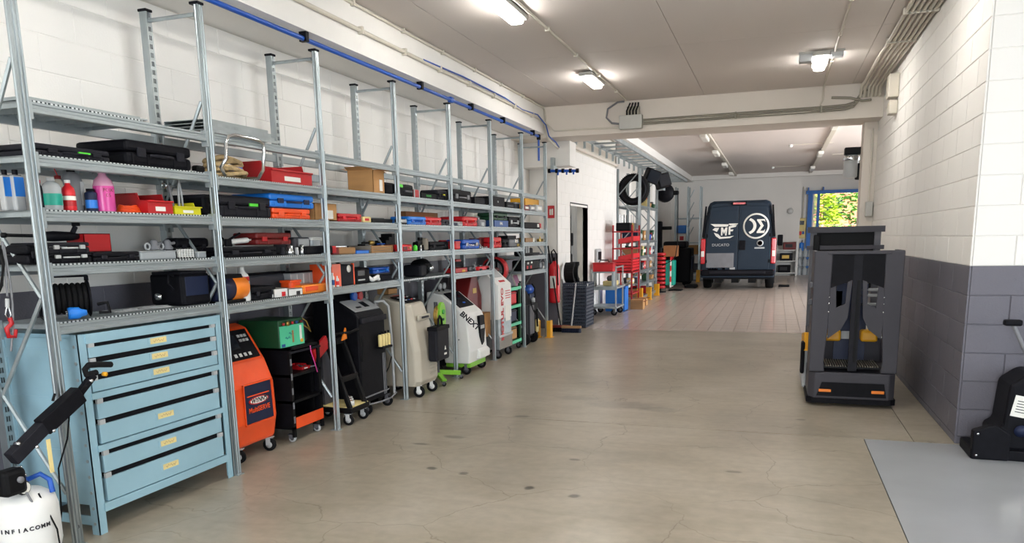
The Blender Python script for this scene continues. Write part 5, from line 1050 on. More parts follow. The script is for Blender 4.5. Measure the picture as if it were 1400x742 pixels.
# red cabinet behind
t = thing('red_cabinet', 'dark red sloped cabinet standing behind the white machine', 'cabinet', (-3.53, 8.63, 0)); bevel_prism('body', [(-.24, .05), (.24, .05), (.24, .82), (.1, 1.06), (-.08, 1.06), (-.24, .8)], 'x', -.12, .1, 'dark_red', t, .01); MB().box(.1, .104, -.05, .06, .86, .92).build('plate', 'brass', t); MB().bbox(-.1, .09, -.22, .22, 0, .05, .005).build('plinth', 'black_metal', t)
carton('tall cardboard box between the white machine and the tower', (663, 671, 427, .30, .1, -3.36), 'cardboard', None, tape=False); 
t = thing('red_floor_cabinet', 'low red metal cabinet with a white frame mark under the cardboard box', 'cabinet', (-3.42, 8.66, 0)); MB().bbox(-.15, .06, -.1, .12, .03, .297, .008).build('body', 'dark_red', t); MB().box(.06, .064, -.06, .09, .08, .26).build('door', 'red', t); MB().box(.064, .066, -.04, .07, .1, .105).build('mark', 'paper', t)
# tower with vertical lettering
y0, y1 = 8.985, 9.48; W = y1-y0
t = thing('fluid_tower', 'silver and white fluid exchange tower with red vertical lettering', 'service machine', (-3.25, (y0+y1)/2, 0))
bevel_prism('upper_cabinet', [(0, .5), (0, .93), (-.26, 1.16), (-.36, 1.16), (-.36, .5)], 'y', -W/2, W/2, 'white_plastic', t, .008); bevel_prism('lower_cabinet', [(-.005, .12), (-.005, .5), (-.36, .5), (-.36, .12)], 'y', -W/2, W/2, 'galv_dull', t, .005)
MB().box(.0, .004, -W*.5, W*.5, .12, .30).build('kick_plate', 'steel', t); MB().bbox(-.005, .012, -W/2-.01, W/2+.01, .27, .3, .004).build('bumper', 'light_grey', t)
Mc = Matrix.Translation((0, 0, .935)) @ Matrix.Rotation(-(PI/2-math.atan2(.23, .26)), 4, 'Y'); MB().box(0, .004, -W*.36, W*.36, .13, .34, M=Mc).build('screen', 'light_grey', t); MB().box(0, .004, -W*.2, W*.2, .04, .07, M=Mc).build('logo_strip', 'ink_red', t)
text('lettering', 'MOTUL', .12, 'ink_red', t, (.006, -W*.24, .43), (PI/2, -PI/2, PI/2), bold=.006); text('lettering', 'EVO', .12, 'ink_red', t, (.006, -W*.24, .78), (PI/2, -PI/2, PI/2), bold=.002)
for k in range(4): MB().box(.001, .003, W*.02, W*.4, .84-.03*k, .85-.03*k).build('print_line', 'ink_red', t)
MB().box(.001, .004, -W*.02, W*.36, .46, .66).build('notice', 'paper', t)
for x in (-.04, -.32):
    for y in (-W*.4, W*.4): castor(t, x, y, .05, 'rubber', 'dark_grey')
# green wheeled shelf
t = thing('green_shelf', 'green wheeled shelf with small boxes beside the tower', 'shelf', (-3.31, 9.82, 0))
for x in (0, -.3):
    for y in (-.24, .21): MB().box(x-.03, x, y, y+.03, .07, .90).build('post', 'green_dark', t)
for z in (.12, .36, .6, .84): MB().box(-.33, 0, -.24, .24, z, z+.02).build('shelf_plate', 'green_dark', t); MB().box(-.004, .004, -.24, .24, z-.02, z+.02).build('lip', 'green_mint', t)
for x in (-.03, -.3):
    for y in (-.2, .2): castor(t, x, y, .035, 'rubber', 'dark_grey')
for k, (zz, m, l) in enumerate(((.622, 'red_bright', 'red drum on the upper deck of the green shelf'), (.382, 'navy', 'dark pack on the middle deck of the green shelf'), (.142, 'cardboard', 'cardboard pack on the bottom deck of the green shelf'))):
    o = thing('pack', l, 'pack', (-3.44, 9.80, zz+.003))
    MB().bbox(-.1, .1, -.17, .17, 0, .17, .02).build('body', m, o); MB().bbox(-.102, .102, -.172, .172, .14, .155, .004).build('band', 'dark_red' if k == 0 else 'charcoal', o)
# last bay
t = thing('battery_charger_trolley', 'black charger trolley on big wheels under the last bay', 'trolley', (-3.31, 10.45, 0))
MB().bbox(-.3, 0, -.17, .17, .1, .58, .02).build('body', 'black_plastic', t); MB().bbox(-.0, .02, -.03, .17, .14, .55, .006).build('grey_door', 'dark_grey', t); bevel_prism('head', [(-.3, .58), (.0, .58), (-.1, .76), (-.3, .76)], 'y', -.17, .17, 'black_plastic', t, .01)
for y in (-.19, .19): MB().lathe([(.03, -.02), (.085, -.02), (.09, 0), (.085, .02), (.03, .02)], (-.02, y, .09), axis='y', n=20).build('wheel', 'rubber', t)
MB().tube([(-.02, .1, .58), (.05, .12, .68), (.03, .16, .8), (-.02, .2, .85)], .012, 6).build('cable', 'rubber', t); MB().tube([(.02, .0, .6), (.06, -.02, .5), (.05, .12, .42)], .008, 6).build('cable', 'rubber', t); MB().lathe([(0, 0), (.025, 0), (.025, .06), (0, .07)], (.04, .06, .6), n=12).build('plug', 'light_grey', t)
t = thing('screen_board', 'white and pink display board leaning in the last bay', 'display board', (-3.45, 10.5, .8)); MB().box(-.01, .01, -.2, .2, 0, .26, M=Matrix.Rotation(-.35, 4, 'Y')).build('board', 'paper', t); MB().box(.01, .012, -.19, .0, .03, .2, M=Matrix.Rotation(-.35, 4, 'Y')).build('pink_print', 'pink_clear', t); MB().box(-.04, .0, -.02, .02, -.05, .1).build('stand', 'black_metal', t)
t = thing('blue_grinder', 'blue bench grinder on the floor pile in the last bay', 'grinder', (-3.5, 10.95, .55)); MB().lathe([(0, -.14), (.07, -.13), (.07, .13), (0, .14)], (0, 0, .2), axis='y', n=16).build('motor', 'blue', t); MB().bbox(-.08, .08, -.12, .12, 0, .14, .01).build('base', 'navy', t); MB().lathe([(0, 0), (.06, 0), (.06, .03), (0, .03)], (0, .14, .2), axis='y', n=14).build('wheel', 'mid_grey', t)
t = thing('tool_board', 'dark stand with hanging hoses in the last bay', 'stand', (-3.5, 10.95, 0)); MB().bbox(-.12, .1, -.2, .2, 0, .55, .01).build('body', 'black_metal', t); MB().tube([(.1, -.1, .5), (.16, -.05, .4), (.14, .05, .2), (.12, .1, .45)], .012, 6).build('hose', 'rubber', t); MB().bbox(.1, .13, .05, .18, .1, .3, .01).build('pouch', 'paper_yellow', t)
for k, (x, y) in enumerate(((-3.24, 11.24), (-3.42, 11.2))):
    t = thing('post_guard', ['yellow post guard at the foot of the last front post', 'worn yellow post guard behind the last front post'][k], 'post guard', (x, y, 0)); MB().prism([(-.03, -.06), (.03, -.06), (.03, .06), (.012, .06), (.012, -.03), (-.03, -.03)], 'z', .006, .26).build('shield', 'yellow', t); MB().box(-.05, .05, -.08, .08, 0, .008).build('base_plate', 'yellow', t)
# ================================================================== BY THE DOOR WALL
EX = xat(758, 12.29, .9); EZ = zat(414, EX, 12.29)
ex = thing('fire_extinguisher', 'red fire extinguisher hung on the grey pier beside the rack', 'extinguisher', (EX, 12.29, EZ))
MB().lathe([(.03, 0), (.085, .01), (.09, .04), (.09, .56), (.07, .63), (.03, .67), (.025, .7), (0, .7)], n=22).build('cylinder', 'red_bright', ex)
MB().bbox(-.025, .025, -.04, .03, .69, .75, .008).build('valve', 'black_metal', ex); MB().tube([(-.02, -.02, .74), (-.04, -.03, .84), (.0, -.04, .88), (.05, -.04, .8), (.07, -.07, .6), (.08, -.07, .3)], .012, 7).build('hose', 'rubber', ex); MB().box(-.06, .06, .06, .1, .3, .36).build('wall_bracket', 'black_metal', ex); MB().box(-.05, .05, -.0915, -.09, .25, .45).build('label', 'paper', ex)
eb = tag(MB().bbox(EX-.13, EX-.02, 12.375, 12.4, EZ+.02, EZ+.66, .005).build('extinguisher_back_plate', 'dark_red'), 'dark red back plate behind the fire extinguisher', 'plate')
sg = thing('safety_sign', 'red and white fire extinguisher sign on the pier', 'sign', (xat(753.5, 12.39, 1.95), 12.388, zat(298, -3.5, 12.39))); MB().box(-.055, .055, -.004, .008, 0, .20).build('plate', 'ink_red', sg); MB().box(-.05, .05, -.003, .008, -.15, -.01).build('lower_plate', 'paper', sg)
MB().lathe([(.014, .05), (.016, .06), (.016, .13), (.006, .15), (0, .15)], (-.012, -.006, 0), n=8).build('pictogram', 'paper', sg); MB().box(.01, .035, -.006, -.004, .05, .15).build('flame', 'paper', sg)
for k, (bx_, by_, tx, ty, tz) in enumerate(((-3.26, 11.95, xat(749, 12.38, 1.5), 12.385, zat(336, -3.6, 12.38)), (-3.06, 11.88, -3.16, 12.58, .74))):
    t = thing('broom', ['broom with a dark handle leaning on the pier', 'broom with a pale handle in front of the crates'][k], 'broom', (bx_, by_, 0))
    MB().bbox(-.16, .16, -.035, .035, .07, .11, .008).build('head', ['dark_red', 'wood'][k], t)
    b = MB()
    for i in range(16):
        for j in range(3): b.cyl((-.15+.02*i, -.025+.025*j, 0), (-.15+.02*i, -.025+.025*j, .075), .007, n=4)
    b.build('bristles', 'black_plastic' if k == 0 else 'navy', t)['kind'] = 'stuff'
    MB().cyl((0, 0, .1), (tx-bx_, ty-by_, tz), .012, n=8).build('handle', ['black_metal', 'light_grey'][k], t)
# stack of crates, every crate its own thing
NCR = 13; HC = .0575
def crate_meshes():
    w, d, h = .40, .56, .085
    b = MB().box(0, w, 0, d, 0, .006)
    for (x0, x1, y0, y1) in ((0, w, 0, .008), (0, w, d-.008, d), (0, .008, 0, d), (w-.008, w, 0, d)):
        b.box(x0, x1, y0, y1, 0, .012); b.box(x0, x1, y0, y1, HC-.024, HC-.012)
        n = 11 if x1-x0 > .1 else 14
        for i in range(n+1):
            if x1-x0 > .1: c = x0+(x1-x0)*i/n; b.box(c-.006, c+.006, y0, y1, 0, HC)
            else: c = y0+(y1-y0)*i/n; b.box(x0, x1, c-.006, c+.006, 0, HC)
    rim = MB().box(-.008, w+.008, -.008, .006, HC-.012, HC-.001).box(-.008, w+.008, d-.006, d+.008, HC-.012, HC-.001).box(-.008, .006, 0, d, HC-.012, HC-.001).box(w-.006, w+.008, 0, d, HC-.012, HC-.001)
    return b.mesh('lattice', 'crate_blue'), rim.mesh('rim', 'crate_blue')
cm, crm = crate_meshes(); ordn = ['lowest', 'second', 'third', 'fourth', 'fifth', 'sixth', 'seventh', 'eighth', 'ninth', 'tenth', 'eleventh', 'twelfth', 'topmost']
for k in range(NCR):
    t = thing('stacking_crate', 'dark blue lattice crate, %s of the stack by the door' % (ordn[k]+(' from the floor' if 0 < k < 12 else '')), 'crate', (-3.395+.01*random.random(), 12.60+.01*random.random(), .001+k*HC), 0, 'stacked crates by the door')
    inst('lattice', cm, t); inst('rim', crm, t)
    if k == 12: MB().lathe([(0, 0), (.028, 0), (.028, .004), (0, .004)], (.40, .1, .029), axis='x', n=18).build('round_sticker', 'paper', t)
for k in range(2):
    t = thing('wheel_arch_liner', ['black curved wheel arch liner leaning above the crates, closer to the extinguisher', 'black curved wheel arch liner leaning above the crates, closer to the doorway'][k], 'arch liner', (-3.27-.0*k, 12.74+.3*k, .752))
    MB().prism(arc(0, 0, .17, 0, 180, 12)+arc(0, 0, .11, 180, 0, 12), 'x', -.1, .06, M=Matrix.Translation((0, 0, .17)) @ Matrix.Rotation(PI/2, 4, 'X')).build('shell', 'rubber', t); MB().box(-.1, .06, -.02, .02, 0, .02).build('clip', 'charcoal', t)
# things in the passage behind the door
t = thing('grey_column', 'worn grey-brown machine column inside the doorway', 'machine', (-4.0, D1+.25, 0)); MB().bbox(-.16, .16, -.16, .16, 0, 1.95, .02).build('column', 'soot_wood', t); MB().bbox(.1, .2, -.14, .1, .6, 1.2, .02).build('cover', 'mid_grey', t); MB().bbox(.1, .22, -.12, .1, 1.35, 1.6, .02).build('motor', 'dark_grey', t)
t = thing('blue_drum', 'blue box with dark hose inside the doorway', 'box', (-4.75, 16.2, 0)); MB().bbox(-.3, .3, -.4, .3, 0, .95, .03).build('body', 'blue', t); MB().bbox(-.31, .31, -.41, .31, .85, .97, .02).build('lid', 'navy', t); MB().tube([(.2, 0, .95), (.25, 0, 1.3), (.1, .1, 1.45)], .05, 8).build('hose', 'rubber', t)
t = thing('red_pump_unit', 'red unit standing below the blue box inside the doorway', 'machine', (-4.45, 15.3, 0)); MB().bbox(-.15, .15, -.2, .2, .05, .7, .03).build('body', 'red', t); MB().bbox(-.1, .1, -.1, .1, .7, .82, .02).build('cap', 'blue', t)
# ---- steel trolley with red box
t = thing('steel_trolley', 'grey steel trolley with two decks by the doorway', 'trolley', (-3.13, 15.0, 0))
for x in (-.25, .23):
    for y in (-.36, .34): MB().box(x, x+.025, y, y+.025, .08, .95 if x > 0 else .9).build('post', 'light_grey', t)
for z in (.14, .52): MB().bbox(-.27, .27, -.38, .38, z, z+.035, .005).build('deck', 'galv_dull', t)
MB().box(-.27, .27, -.40, -.38, .5, .57).build('lip', 'galv_dull', t); MB().cyl((.24, -.37, .93), (.24, .37, .93), .014, n=8).build('handle', 'galv_dull', t)
for x in (-.2, .2):
    for y in (-.3, .3): castor(t, x, y, .06, 'rubber', 'dark_grey')
o = thing('red_tool_box', 'red metal tool box on the grey bench stand', 'tool box', (-3.17, 14.9, .845)); MB().bbox(-.2, .2, -.12, .12, 0, .17, .01).build('body', 'red_bright', o); MB().bbox(-.205, .205, -.125, .125, .14, .175, .01).build('lid', 'red', o); MB().tube([(-.1, 0, .17), (-.08, 0, .22), (.08, 0, .22), (.1, 0, .17)], .01, 6).build('handle', 'black_plastic', o)
o = thing('bench_stand', 'narrow grey bench stand carrying the red tool box', 'stand', (-3.17, 14.9, .558)); MB().box(-.21, .21, -.13, .13, .26, .285).build('top', 'galv_dull', o); MB().box(-.2, -.17, -.1, .1, 0, .26).build('leg', 'galv_dull', o); MB().box(.17, .2, -.1, .1, 0, .26).build('leg', 'galv_dull', o)
o = thing('grey_motor_box', 'grey machine part on the upper trolley deck', 'machine part', (-3.1, 15.2, .558)); MB().bbox(-.12, .12, -.2, .2, 0, .09, .01).build('base', 'paper_yellow', o); MB().lathe([(0, -.1), (.06, -.1), (.06, .1), (0, .1)], (0, 0, .14), axis='y', n=12).build('motor', 'dark_grey', o)
o = thing('blue_crate', 'bright blue plastic crate standing behind the steel trolley', 'crate', (-3.08, 15.75, 0)); MB().box(-.2, .2, -.18, .18, 0, .02).build('base', 'blue', o)
for (a, b, c, d) in ((-.2, .2, -.2, -.18), (-.2, .2, .18, .2), (-.2, -.18, -.18, .18), (.18, .2, -.18, .18)): MB().box(a, b, c, d, 0, .5).build('wall', 'blue_bright', o)
MB().box(-.21, .21, -.21, -.17, .46, .5).build('rim', 'blue', o)
o = thing('wall_round_machine', 'white framed dark round unit on the wall above the trolley', 'unit', (-3.39, 15.35, 1.0)); MB().bbox(-.03, .03, -.2, .2, .0, .28, .05).build('frame', 'light_grey', o); MB().bbox(.02, .04, -.14, .14, .06, .22, .04).build('window', 'black_plastic', o)
# ---- red shelf with drawers
t = thing('red_shelf', 'red steel shelf unit with tools behind the steel trolley', 'shelf', (-3.05, 16.6, 0))
for x in (-.2, .2):
    for y in (-.45, .43): MB().box(x-.015, x+.015, y, y+.03, 0, 1.75).build('post', 'red', t)
for z in (.3, .75, 1.25, 1.6): MB().box(-.22, .22, -.45, .45, z, z+.025).build('deck', 'red', t)
for z in (1.0, 1.36): MB().prism([(-.1, 0), (.22, .06), (.22, .16), (-.1, .1)], 'y', -.4, .4, M=Matrix.Translation((0, 0, z))).build('sloped_bin', 'red_bright', t)
for k in range(4): MB().bbox(-.2, .21, -.43, .43, .8+.06*k, .85+.06*k, .005).build('drawer', 'red_bright', t)
for k in range(3):
    o = thing('tool_pack', ['black tool pack on top of the red shelf', 'brass coloured tool pack on top of the red shelf', 'grey tool roll on top of the red shelf'][k], 'tool pack', (-3.05, 16.32+.28*k, 1.628)); MB().bbox(-.15, .15, -.12, .12, 0, .17, .015).build('body', ['black_plastic', 'brass', 'dark_grey'][k], o)
    for j in range(3): MB().cyl((-.1+.1*j, 0, .15), (-.1+.1*j, 0, .34), .01, n=6).build('shaft', ['steel', 'black_metal', 'light_grey'][j], o)
# ---- second rack
YR2 = [17.465, 18.747, 20.087]; X2F, X2B, H2 = -2.917, -3.42, 3.0
t = thing('storage_rack', 'galvanised storage rack with a tyre in the far tiled room', 'storage rack', (-3.2, 17.4, 0)); R2 = Vector((-3.2, 17.4, 0))
pm2 = MB().box(-.03, .03, -.025, .025, 0, H2).mesh('post', 'galv')
for y in YR2:
    inst('post', pm2, t, Vector((X2F, y, 0))-R2); inst('post', pm2, t, Vector((X2B, y, 0))-R2)
    for k in range(5): pb_((X2F if k % 2 else X2B, y, .2+.55*k), (X2B if k % 2 else X2F, y, .75+.55*k), 'brace', .014, 'galv_dull', t, R2)
L2 = [.14, .45, .75, 1.07, 1.42, 2.2]
for a, b in zip(YR2, YR2[1:]):
    for z in L2:
        q = R2; MB().box(X2F-q.x-.02, X2F-q.x+.02, a-q.y+.025, b-q.y-.025, z-.06, z).build('beam', 'galv', t); MB().box(X2B-q.x-.02, X2B-q.x+.02, a-q.y+.025, b-q.y-.025, z-.06, z).build('beam', 'galv', t); MB().box(X2B-q.x+.02, X2F-q.x-.02, a-q.y+.03, b-q.y-.03, z-.02, z-.002).build('shelf_panel', 'galv_dull', t)
rn = random.Random(5); cols = [('blue', 'blue'), ('red_bright', 'bright red'), ('cardboard', 'cardboard'), ('black_plastic', 'black'), ('light_grey', 'pale grey'), ('green_dark', 'dark green'), ('paper_yellow', 'cream'), ('navy', 'navy'), ('orange', 'orange'), ('dark_grey', 'dark grey'), ('dark_red', 'dark red'), ('wood', 'brown')]
lvn = ['bottom', 'second lowest', 'third lowest', 'middle', 'upper', 'top']; used_ = set()
pref = {(0, 3): 'blue', (0, 2): 'red_bright', (1, 3): 'blue', (0, 4): 'black_plastic'}
for bi, (a, b) in enumerate(zip(YR2, YR2[1:])):
    for li, z in enumerate(L2):
        if li == 5 and bi == 0: continue
        y = a+.06
        while y < b-.22:
            w = rn.uniform(.16, .34); w = min(w, b-.05-y); hmax = (L2[li+1]-z-.1) if li < 5 else .3
            h = rn.uniform(.55, .95)*min(hmax, .28); ci = rn.randrange(len(cols))
            for _ in range(30):
                if (bi, li, ci) not in used_: break
                ci = rn.randrange(len(cols))
            if (bi, li, ci) in used_: y += w; continue
            used_.add((bi, li, ci)); c, cn = cols[ci]
            kind = rn.choice(['box', 'can', 'box', 'bin'])
            o = thing({'box': 'storage_box', 'can': 'paint_can', 'bin': 'parts_tray'}[kind], '%s %s on the %s shelf, %s bay of the far rack' % (cn, {'box': 'storage box', 'can': 'can', 'bin': 'tray'}[kind], lvn[li], ['tyre', 'floodlight'][bi]), {'box': 'box', 'can': 'can', 'bin': 'tray'}[kind], (-3.14, y+w/2, z+.002))
            if kind == 'box': MB().bbox(-.18, .18, -w/2+.01, w/2-.01, 0, h*.85, .01).build('body', c, o); MB().bbox(-.185, .185, -w/2+.005, w/2-.005, h*.82, h, .008).build('lid', c, o); MB().box(.18, .182, -w*.2, w*.2, h*.25, h*.55).build('label', 'paper', o)
            elif kind == 'can': MB().lathe([(w*.36, 0), (w*.38, .01), (w*.38, h*.92), (w*.3, h)], n=14).build('can', c, o); MB().lathe([(w*.385, h*.3), (w*.39, h*.31), (w*.39, h*.7), (w*.385, h*.71)], n=14).build('label', 'paper', o)
            else:
                MB().prism([(-.18, 0), (.18, 0), (.2, h*.6), (-.2, h)], 'y', -w/2+.01, w/2-.01).build('tray', c, o); MB().bbox(-.1, .16, -w*.3, w*.3, h*.5, h*.95, .02).build('contents', 'dark_grey', o)
            y += w+.03
for k, (x, y) in enumerate(((X2F+.05, YR2[0]-.05), (X2F+.05, YR2[1]-.03), (X2F+.05, YR2[2]-.05))):
    o = thing('post_guard', ['yellow guard at the tyre end of the far rack', 'yellow guard at the middle post of the far rack', 'yellow guard at the last post of the far rack'][k], 'post guard', (x, y, .001)); MB().prism([(-.07, -.06), (.05, -.06), (.05, .06), (.035, .06), (.035, -.045), (-.07, -.045)], 'z', .006, .36 if k == 0 else .3).build('shield', 'yellow', o); MB().box(-.08, .07, -.09, .09, 0, .008).build('base_plate', 'yellow', o)
for k in range(2):
    o = thing('carton', ['small open cardboard box at the yellow guard by the tyre end', 'small brown box on the tiles behind the blue crate'][k], 'box', (-2.8+.08*k, 17.1-.9*k, 0)); s = .13; MB().bbox(-s, s, -s, s, 0, .17+.03*k, .004).build('body', 'cardboard', o); MB().box(-s, s, -s*1.4, -s, .165, .17).build('flap', 'cardboard', o); MB().box(s, s*1.4, -s, s, .165, .17).build('flap', 'cardboard_dark', o)
# tyre on the rack
ty = thing('tyre', 'black car tyre standing on the top level of the far rack', 'tyre', (-3.08, 17.62, 2.205)); R_ = .345
MB().lathe([(.2, -.1), (.25, -.115), (.31, -.115), (.335, -.1), (R_, -.07), (R_, .07), (.335, .1), (.31, .115), (.25, .115), (.2, .1), (.19, .09), (.27, .07), (.29, 0), (.27, -.07), (.19, -.09), (.2, -.1)], (0, 0, R_), axis='y', n=40, cap=False).build('carcass', 'rubber', ty)
tr = MB()
for k in range(50):
    a = 2*PI*k/50; tr.box(-.008, .008, -.085, .085, R_-.004, R_+.006, M=Matrix.Translation((0, 0, R_)) @ Matrix.Rotation(a, 4, 'Y'))
tr.build('tread', 'rubber', ty)['kind'] = 'stuff'
MB().lathe([(.3, -.118), (.302, -.119), (.262, -.119), (.26, -.118)], (0, 0, R_), axis='y', n=30, cap=False).build('sidewall_ring', 'charcoal', ty)
for k, (x, y, z, rx) in enumerate(((-2.82, 18.55, 3.02, .4), (-2.62, 18.9, 2.92, -.3))):
    o = thing('floodlight', ['black cube floodlight tilted on the far rack post', 'black cube floodlight beside its twin over the far rack'][k], 'floodlight', (x, y, z-.12)); Mz = Matrix.Rotation(rx, 4, 'Y') @ Matrix.Rotation(.5, 4, 'Z')
    MB().bbox(-.16, .16, -.14, .14, -.16, .16, .03, M=Mz).build('housing', 'black_plastic', o); MB().box(-.13, .13, -.15, -.14, -.13, .13, M=Mz).build('lens', 'screen', o); MB().cyl((0, .05, 0), (-2.917-x, 18.747-y, 0), .025, n=8).build('bracket', 'black_metal', o)
o = thing('cord_reel', 'black cord reel with a hanging cable beside the far rack', 'cord reel', (-2.75, 20.35, 2.6)); MB().lathe([(0, -.1), (.2, -.09), (.24, 0), (.2, .09), (0, .1)], n=22, axis='y').build('drum', 'black_plastic', o); MB().bbox(.15, .35, -.06, .06, -.06, .05, .03).build('outlet', 'black_metal', o); MB().tube([(.33, 0, -.05), (.34, 0, -.6), (.34, 0, -1.3), (.3, 0, -1.6)], .012, 6).build('cable', 'rubber', o); MB().tube([(.3, 0, -1.6), (.2, 0, -1.72), (-.05, 0, -1.85)], .012, 6).build('cable_tail', 'rubber', o); MB().bbox(-.19, 0.02, -.3, .03, .05, .12, .01).build('support_arm', 'galv_dull', o)
# clutter further along the left side
o = thing('sack_truck', 'sack truck with red and white striped bars and a wooden box top', 'sack truck', (-2.75, 22.0, 0)); 
for y in (-.2, .2):
    for k in range(6): MB().box(-.02, .02, y-.03, y+.03, .1+.15*k, .25+.15*k).build('striped_bar', 'red_bright' if k % 2 else 'paper', o)
MB().bbox(-.2, .15, -.3, .3, .95, 1.25, .01).build('wooden_box', 'cardboard_dark', o); MB().bbox(-.15, .1, -.2, .2, .15, .85, .03).build('canisters', 'teal', o); MB().box(-.05, .3, -.25, .25, 0, .03).build('toe_plate', 'black_metal', o)
o = thing('red_coil_stand', 'red coiled hose column on a stand beside the far rack', 'hose stand', (-2.95, 21.2, 0))
for k in range(9): MB().torus((0, 0, .15+.11*k), .1, .045, 'z', 16, 6).build('coil', 'red', o)
MB().cyl((0, 0, 0), (0, 0, 1.2), .03, n=8).build('pole', 'black_metal', o); MB().lathe([(.16, 0), (.16, .03), (0, .04)], n=16).build('foot', 'black_metal', o)
o = thing('black_compressor', 'large black machine standing before the third rack', 'machine', (-2.9, 24.6, 0)); MB().bbox(-.5, .45, -.5, .5, .1, 1.15, .04).build('body', 'black_plastic', o); MB().bbox(-.4, .3, -.4, .4, 1.15, 1.35, .06).build('hood', 'charcoal', o); MB().bbox(.4, .5, -.3, .2, .5, .9, .02).build('panel', 'navy', o)
for y in (-.4, .4): MB().lathe([(.0, -.03), (.1, -.03), (.1, .03), (0, .03)], (.3, y, .1), axis='y', n=14).build('wheel', 'rubber', o)
o = thing('tyre_changer', 'dark upright machine with a black arm against the far wall', 'machine', (-3.35, 23.4, 0)); MB().bbox(-.25, .25, -.25, .25, 0, 1.0, .03).build('base', 'black_metal', o); MB().bbox(-.12, .12, -.12, .12, 1.0, 1.95, .03).build('column', 'black_plastic', o); MB().bbox(-.1, .4, -.08, .08, 1.7, 1.8, .02).build('arm', 'black_metal', o)
t = thing('storage_rack', 'narrow galvanised rack with a blue box beside the van', 'storage rack', (-2.6, 26.3, 0)); Q3 = Vector((-2.6, 26.3, 0))
for x in (-.6, -.2, .2):
    for y in (0, .5): MB().box(x-.025, x+.025, y-.025, y+.025, 0, 3.1).build('post', 'galv', t)
for z in (.3, .9, 1.3, 2.1): MB().box(-.6, .2, 0, .5, z-.04, z).build('shelf_panel', 'galv_dull', t)
for k in range(4): pb_((-2.8, 26.28, 1.4+.4*k), (-2.6, 26.28, 1.8+.4*k), 'brace', .015, 'galv_dull', t, Q3)
o = thing('poster_box', 'blue and white box with a red mark on the narrow rack', 'box', (-3.0, 26.55, 1.303)); MB().bbox(-.165, .165, -.2, .2, 0, .3, .02).build('body', 'light_grey', o); MB().box(-.15, .15, -.202, -.2, .03, .26).build('label', 'paper', o); MB().bbox(-.16, .16, -.2, .2, .3, .56, .03).build('blue_top', 'blue_bright', o); MB().box(-.05, .08, -.204, -.202, .07, .2).build('red_mark', 'ink_red', o)
for k, (m, n_) in enumerate((('black_plastic', 'black'), ('cardboard', 'brown'), ('dark_red', 'dark red'), ('dark_grey', 'dark grey'))):
    o = thing('storage_box', '%s storage box on the narrow rack beside the van' % n_, 'box', (-2.6+(0 if k % 2 else -.4), 26.55, [.303, .903, .903, .303][k])); MB().bbox(-.15, .15, -.2, .2, 0, .28, .02).build('body', m, o); MB().bbox(-.155, .155, -.205, .205, .25, .3, .01).build('lid', m, o)
o = thing('post_guard', 'yellow guard at the narrow rack beside the van', 'post guard', (-2.4, 26.15, 0)); MB().box(-.06, .06, -.06, .0, .006, .4).build('shield', 'yellow', o); MB().box(-.08, .08, -.08, .02, 0, .008).build('base_plate', 'yellow', o)
o = thing('white_pipe', 'white pole leaning on the far wall beside the van', 'pole', (-2.2, 30.3, 0)); MB().cyl((0, 0, .02), (.05, .2, 1.6), .05, n=10).build('pipe', 'paper', o); MB().lathe([(.06, 0), (.06, .03), (0, .03)], n=10).build('foot', 'mid_grey', o)
o = thing('floor_pallet', 'low pale pallet on the tiles behind the van', 'pallet', (-2.3, 27.2, 0)); MB().bbox(-.5, .5, -.4, .4, .05, .16, .02).build('deck', 'light_grey', o); MB().box(-.4, .4, -.3, .3, 0, .05).build('base', 'mid_grey', o)
# white wall shelf and things near the far corner
t = thing('white_shelf', 'white shelf unit with dark boxes on the far wall', 'shelf', (.33, 30.35, 0))
for x in (-.9, .4): MB().box(x-.02, x+.02, -.2, .2, 0, 1.25).build('side', 'white_plastic', t)
for z in (.12, .55, .95): MB().box(-.9, .4, -.2, .2, z-.03, z).build('board', 'white_plastic', t)
MB().box(-.9, .4, .18, .2, 0, 1.0).build('back_panel', 'white_plastic', t)
for k, (x, z, m, n_) in enumerate(((-.55, .12, 'black_plastic', 'lower black bin beside the van'), (.0, .12, 'black_plastic', 'lower wide black bin'), (-.55, .55, 'charcoal', 'upper dark bin beside the van'), (.05, .55, 'charcoal', 'upper dark bin with brass part'), (.15, .95, 'dark_red', 'dark red box'))):
    o = thing('storage_box', '%s on the white wall shelf' % n_, 'box', (.33+x, 30.32, z+.003)); MB().bbox(-.22, .22, -.17, .17, 0, .27, .02).build('body', m, o); MB().box(-.15, .1, -.175, -.17, .08, .2).build('label', 'paper' if k == 2 else 'brass' if k == 3 else 'ink', o)
o = thing('bottle_pack', 'clear shrink-wrapped stack of water bottles by the blue door', 'bottle pack', (1.05, 30.9, 0))
for i in range(3):
    for j in range(2):
        for k in range(3): MB().lathe([(.08, 0), (.085, .02), (.085, .22), (.03, .3), (.03, .33), (0, .33)], (-.18+.18*i, -.1+.18*j, .33*k), n=10).build('bottle', 'clear_plastic', o)
o = thing('electrical_cabinet', 'cream electrical control box with red button on the recess wall', 'control box', (.92, 31.55, 1.35)); MB().bbox(-.22, .12, -.12, .05, 0, .75, .02).build('box', 'paper_yellow', o); MB().box(-.14, .06, -.125, -.12, .5, .65).build('display', 'screen', o); MB().bbox(-.14, -.02, -.15, -.11, .12, .26, .02).build('red_button', 'red_bright', o); MB().bbox(.0, .08, -.15, -.11, .15, .26, .02).build('blue_socket', 'blue', o); MB().cyl((0, -.03, .75), (0, -.03, 1.9), .02, n=6).build('conduit', 'conduit', o)
o = thing('blue_hanger', 'blue bottle holder hanging on the recess wall', 'holder', (.95, 31.5, .78)); MB().bbox(-.1, .06, -.06, .06, 0, .42, .05).build('body', 'blue_bright', o); MB().cyl((0, 0, .4), (0, .05, .5), .02, n=6).build('hook', 'mid_grey', o)
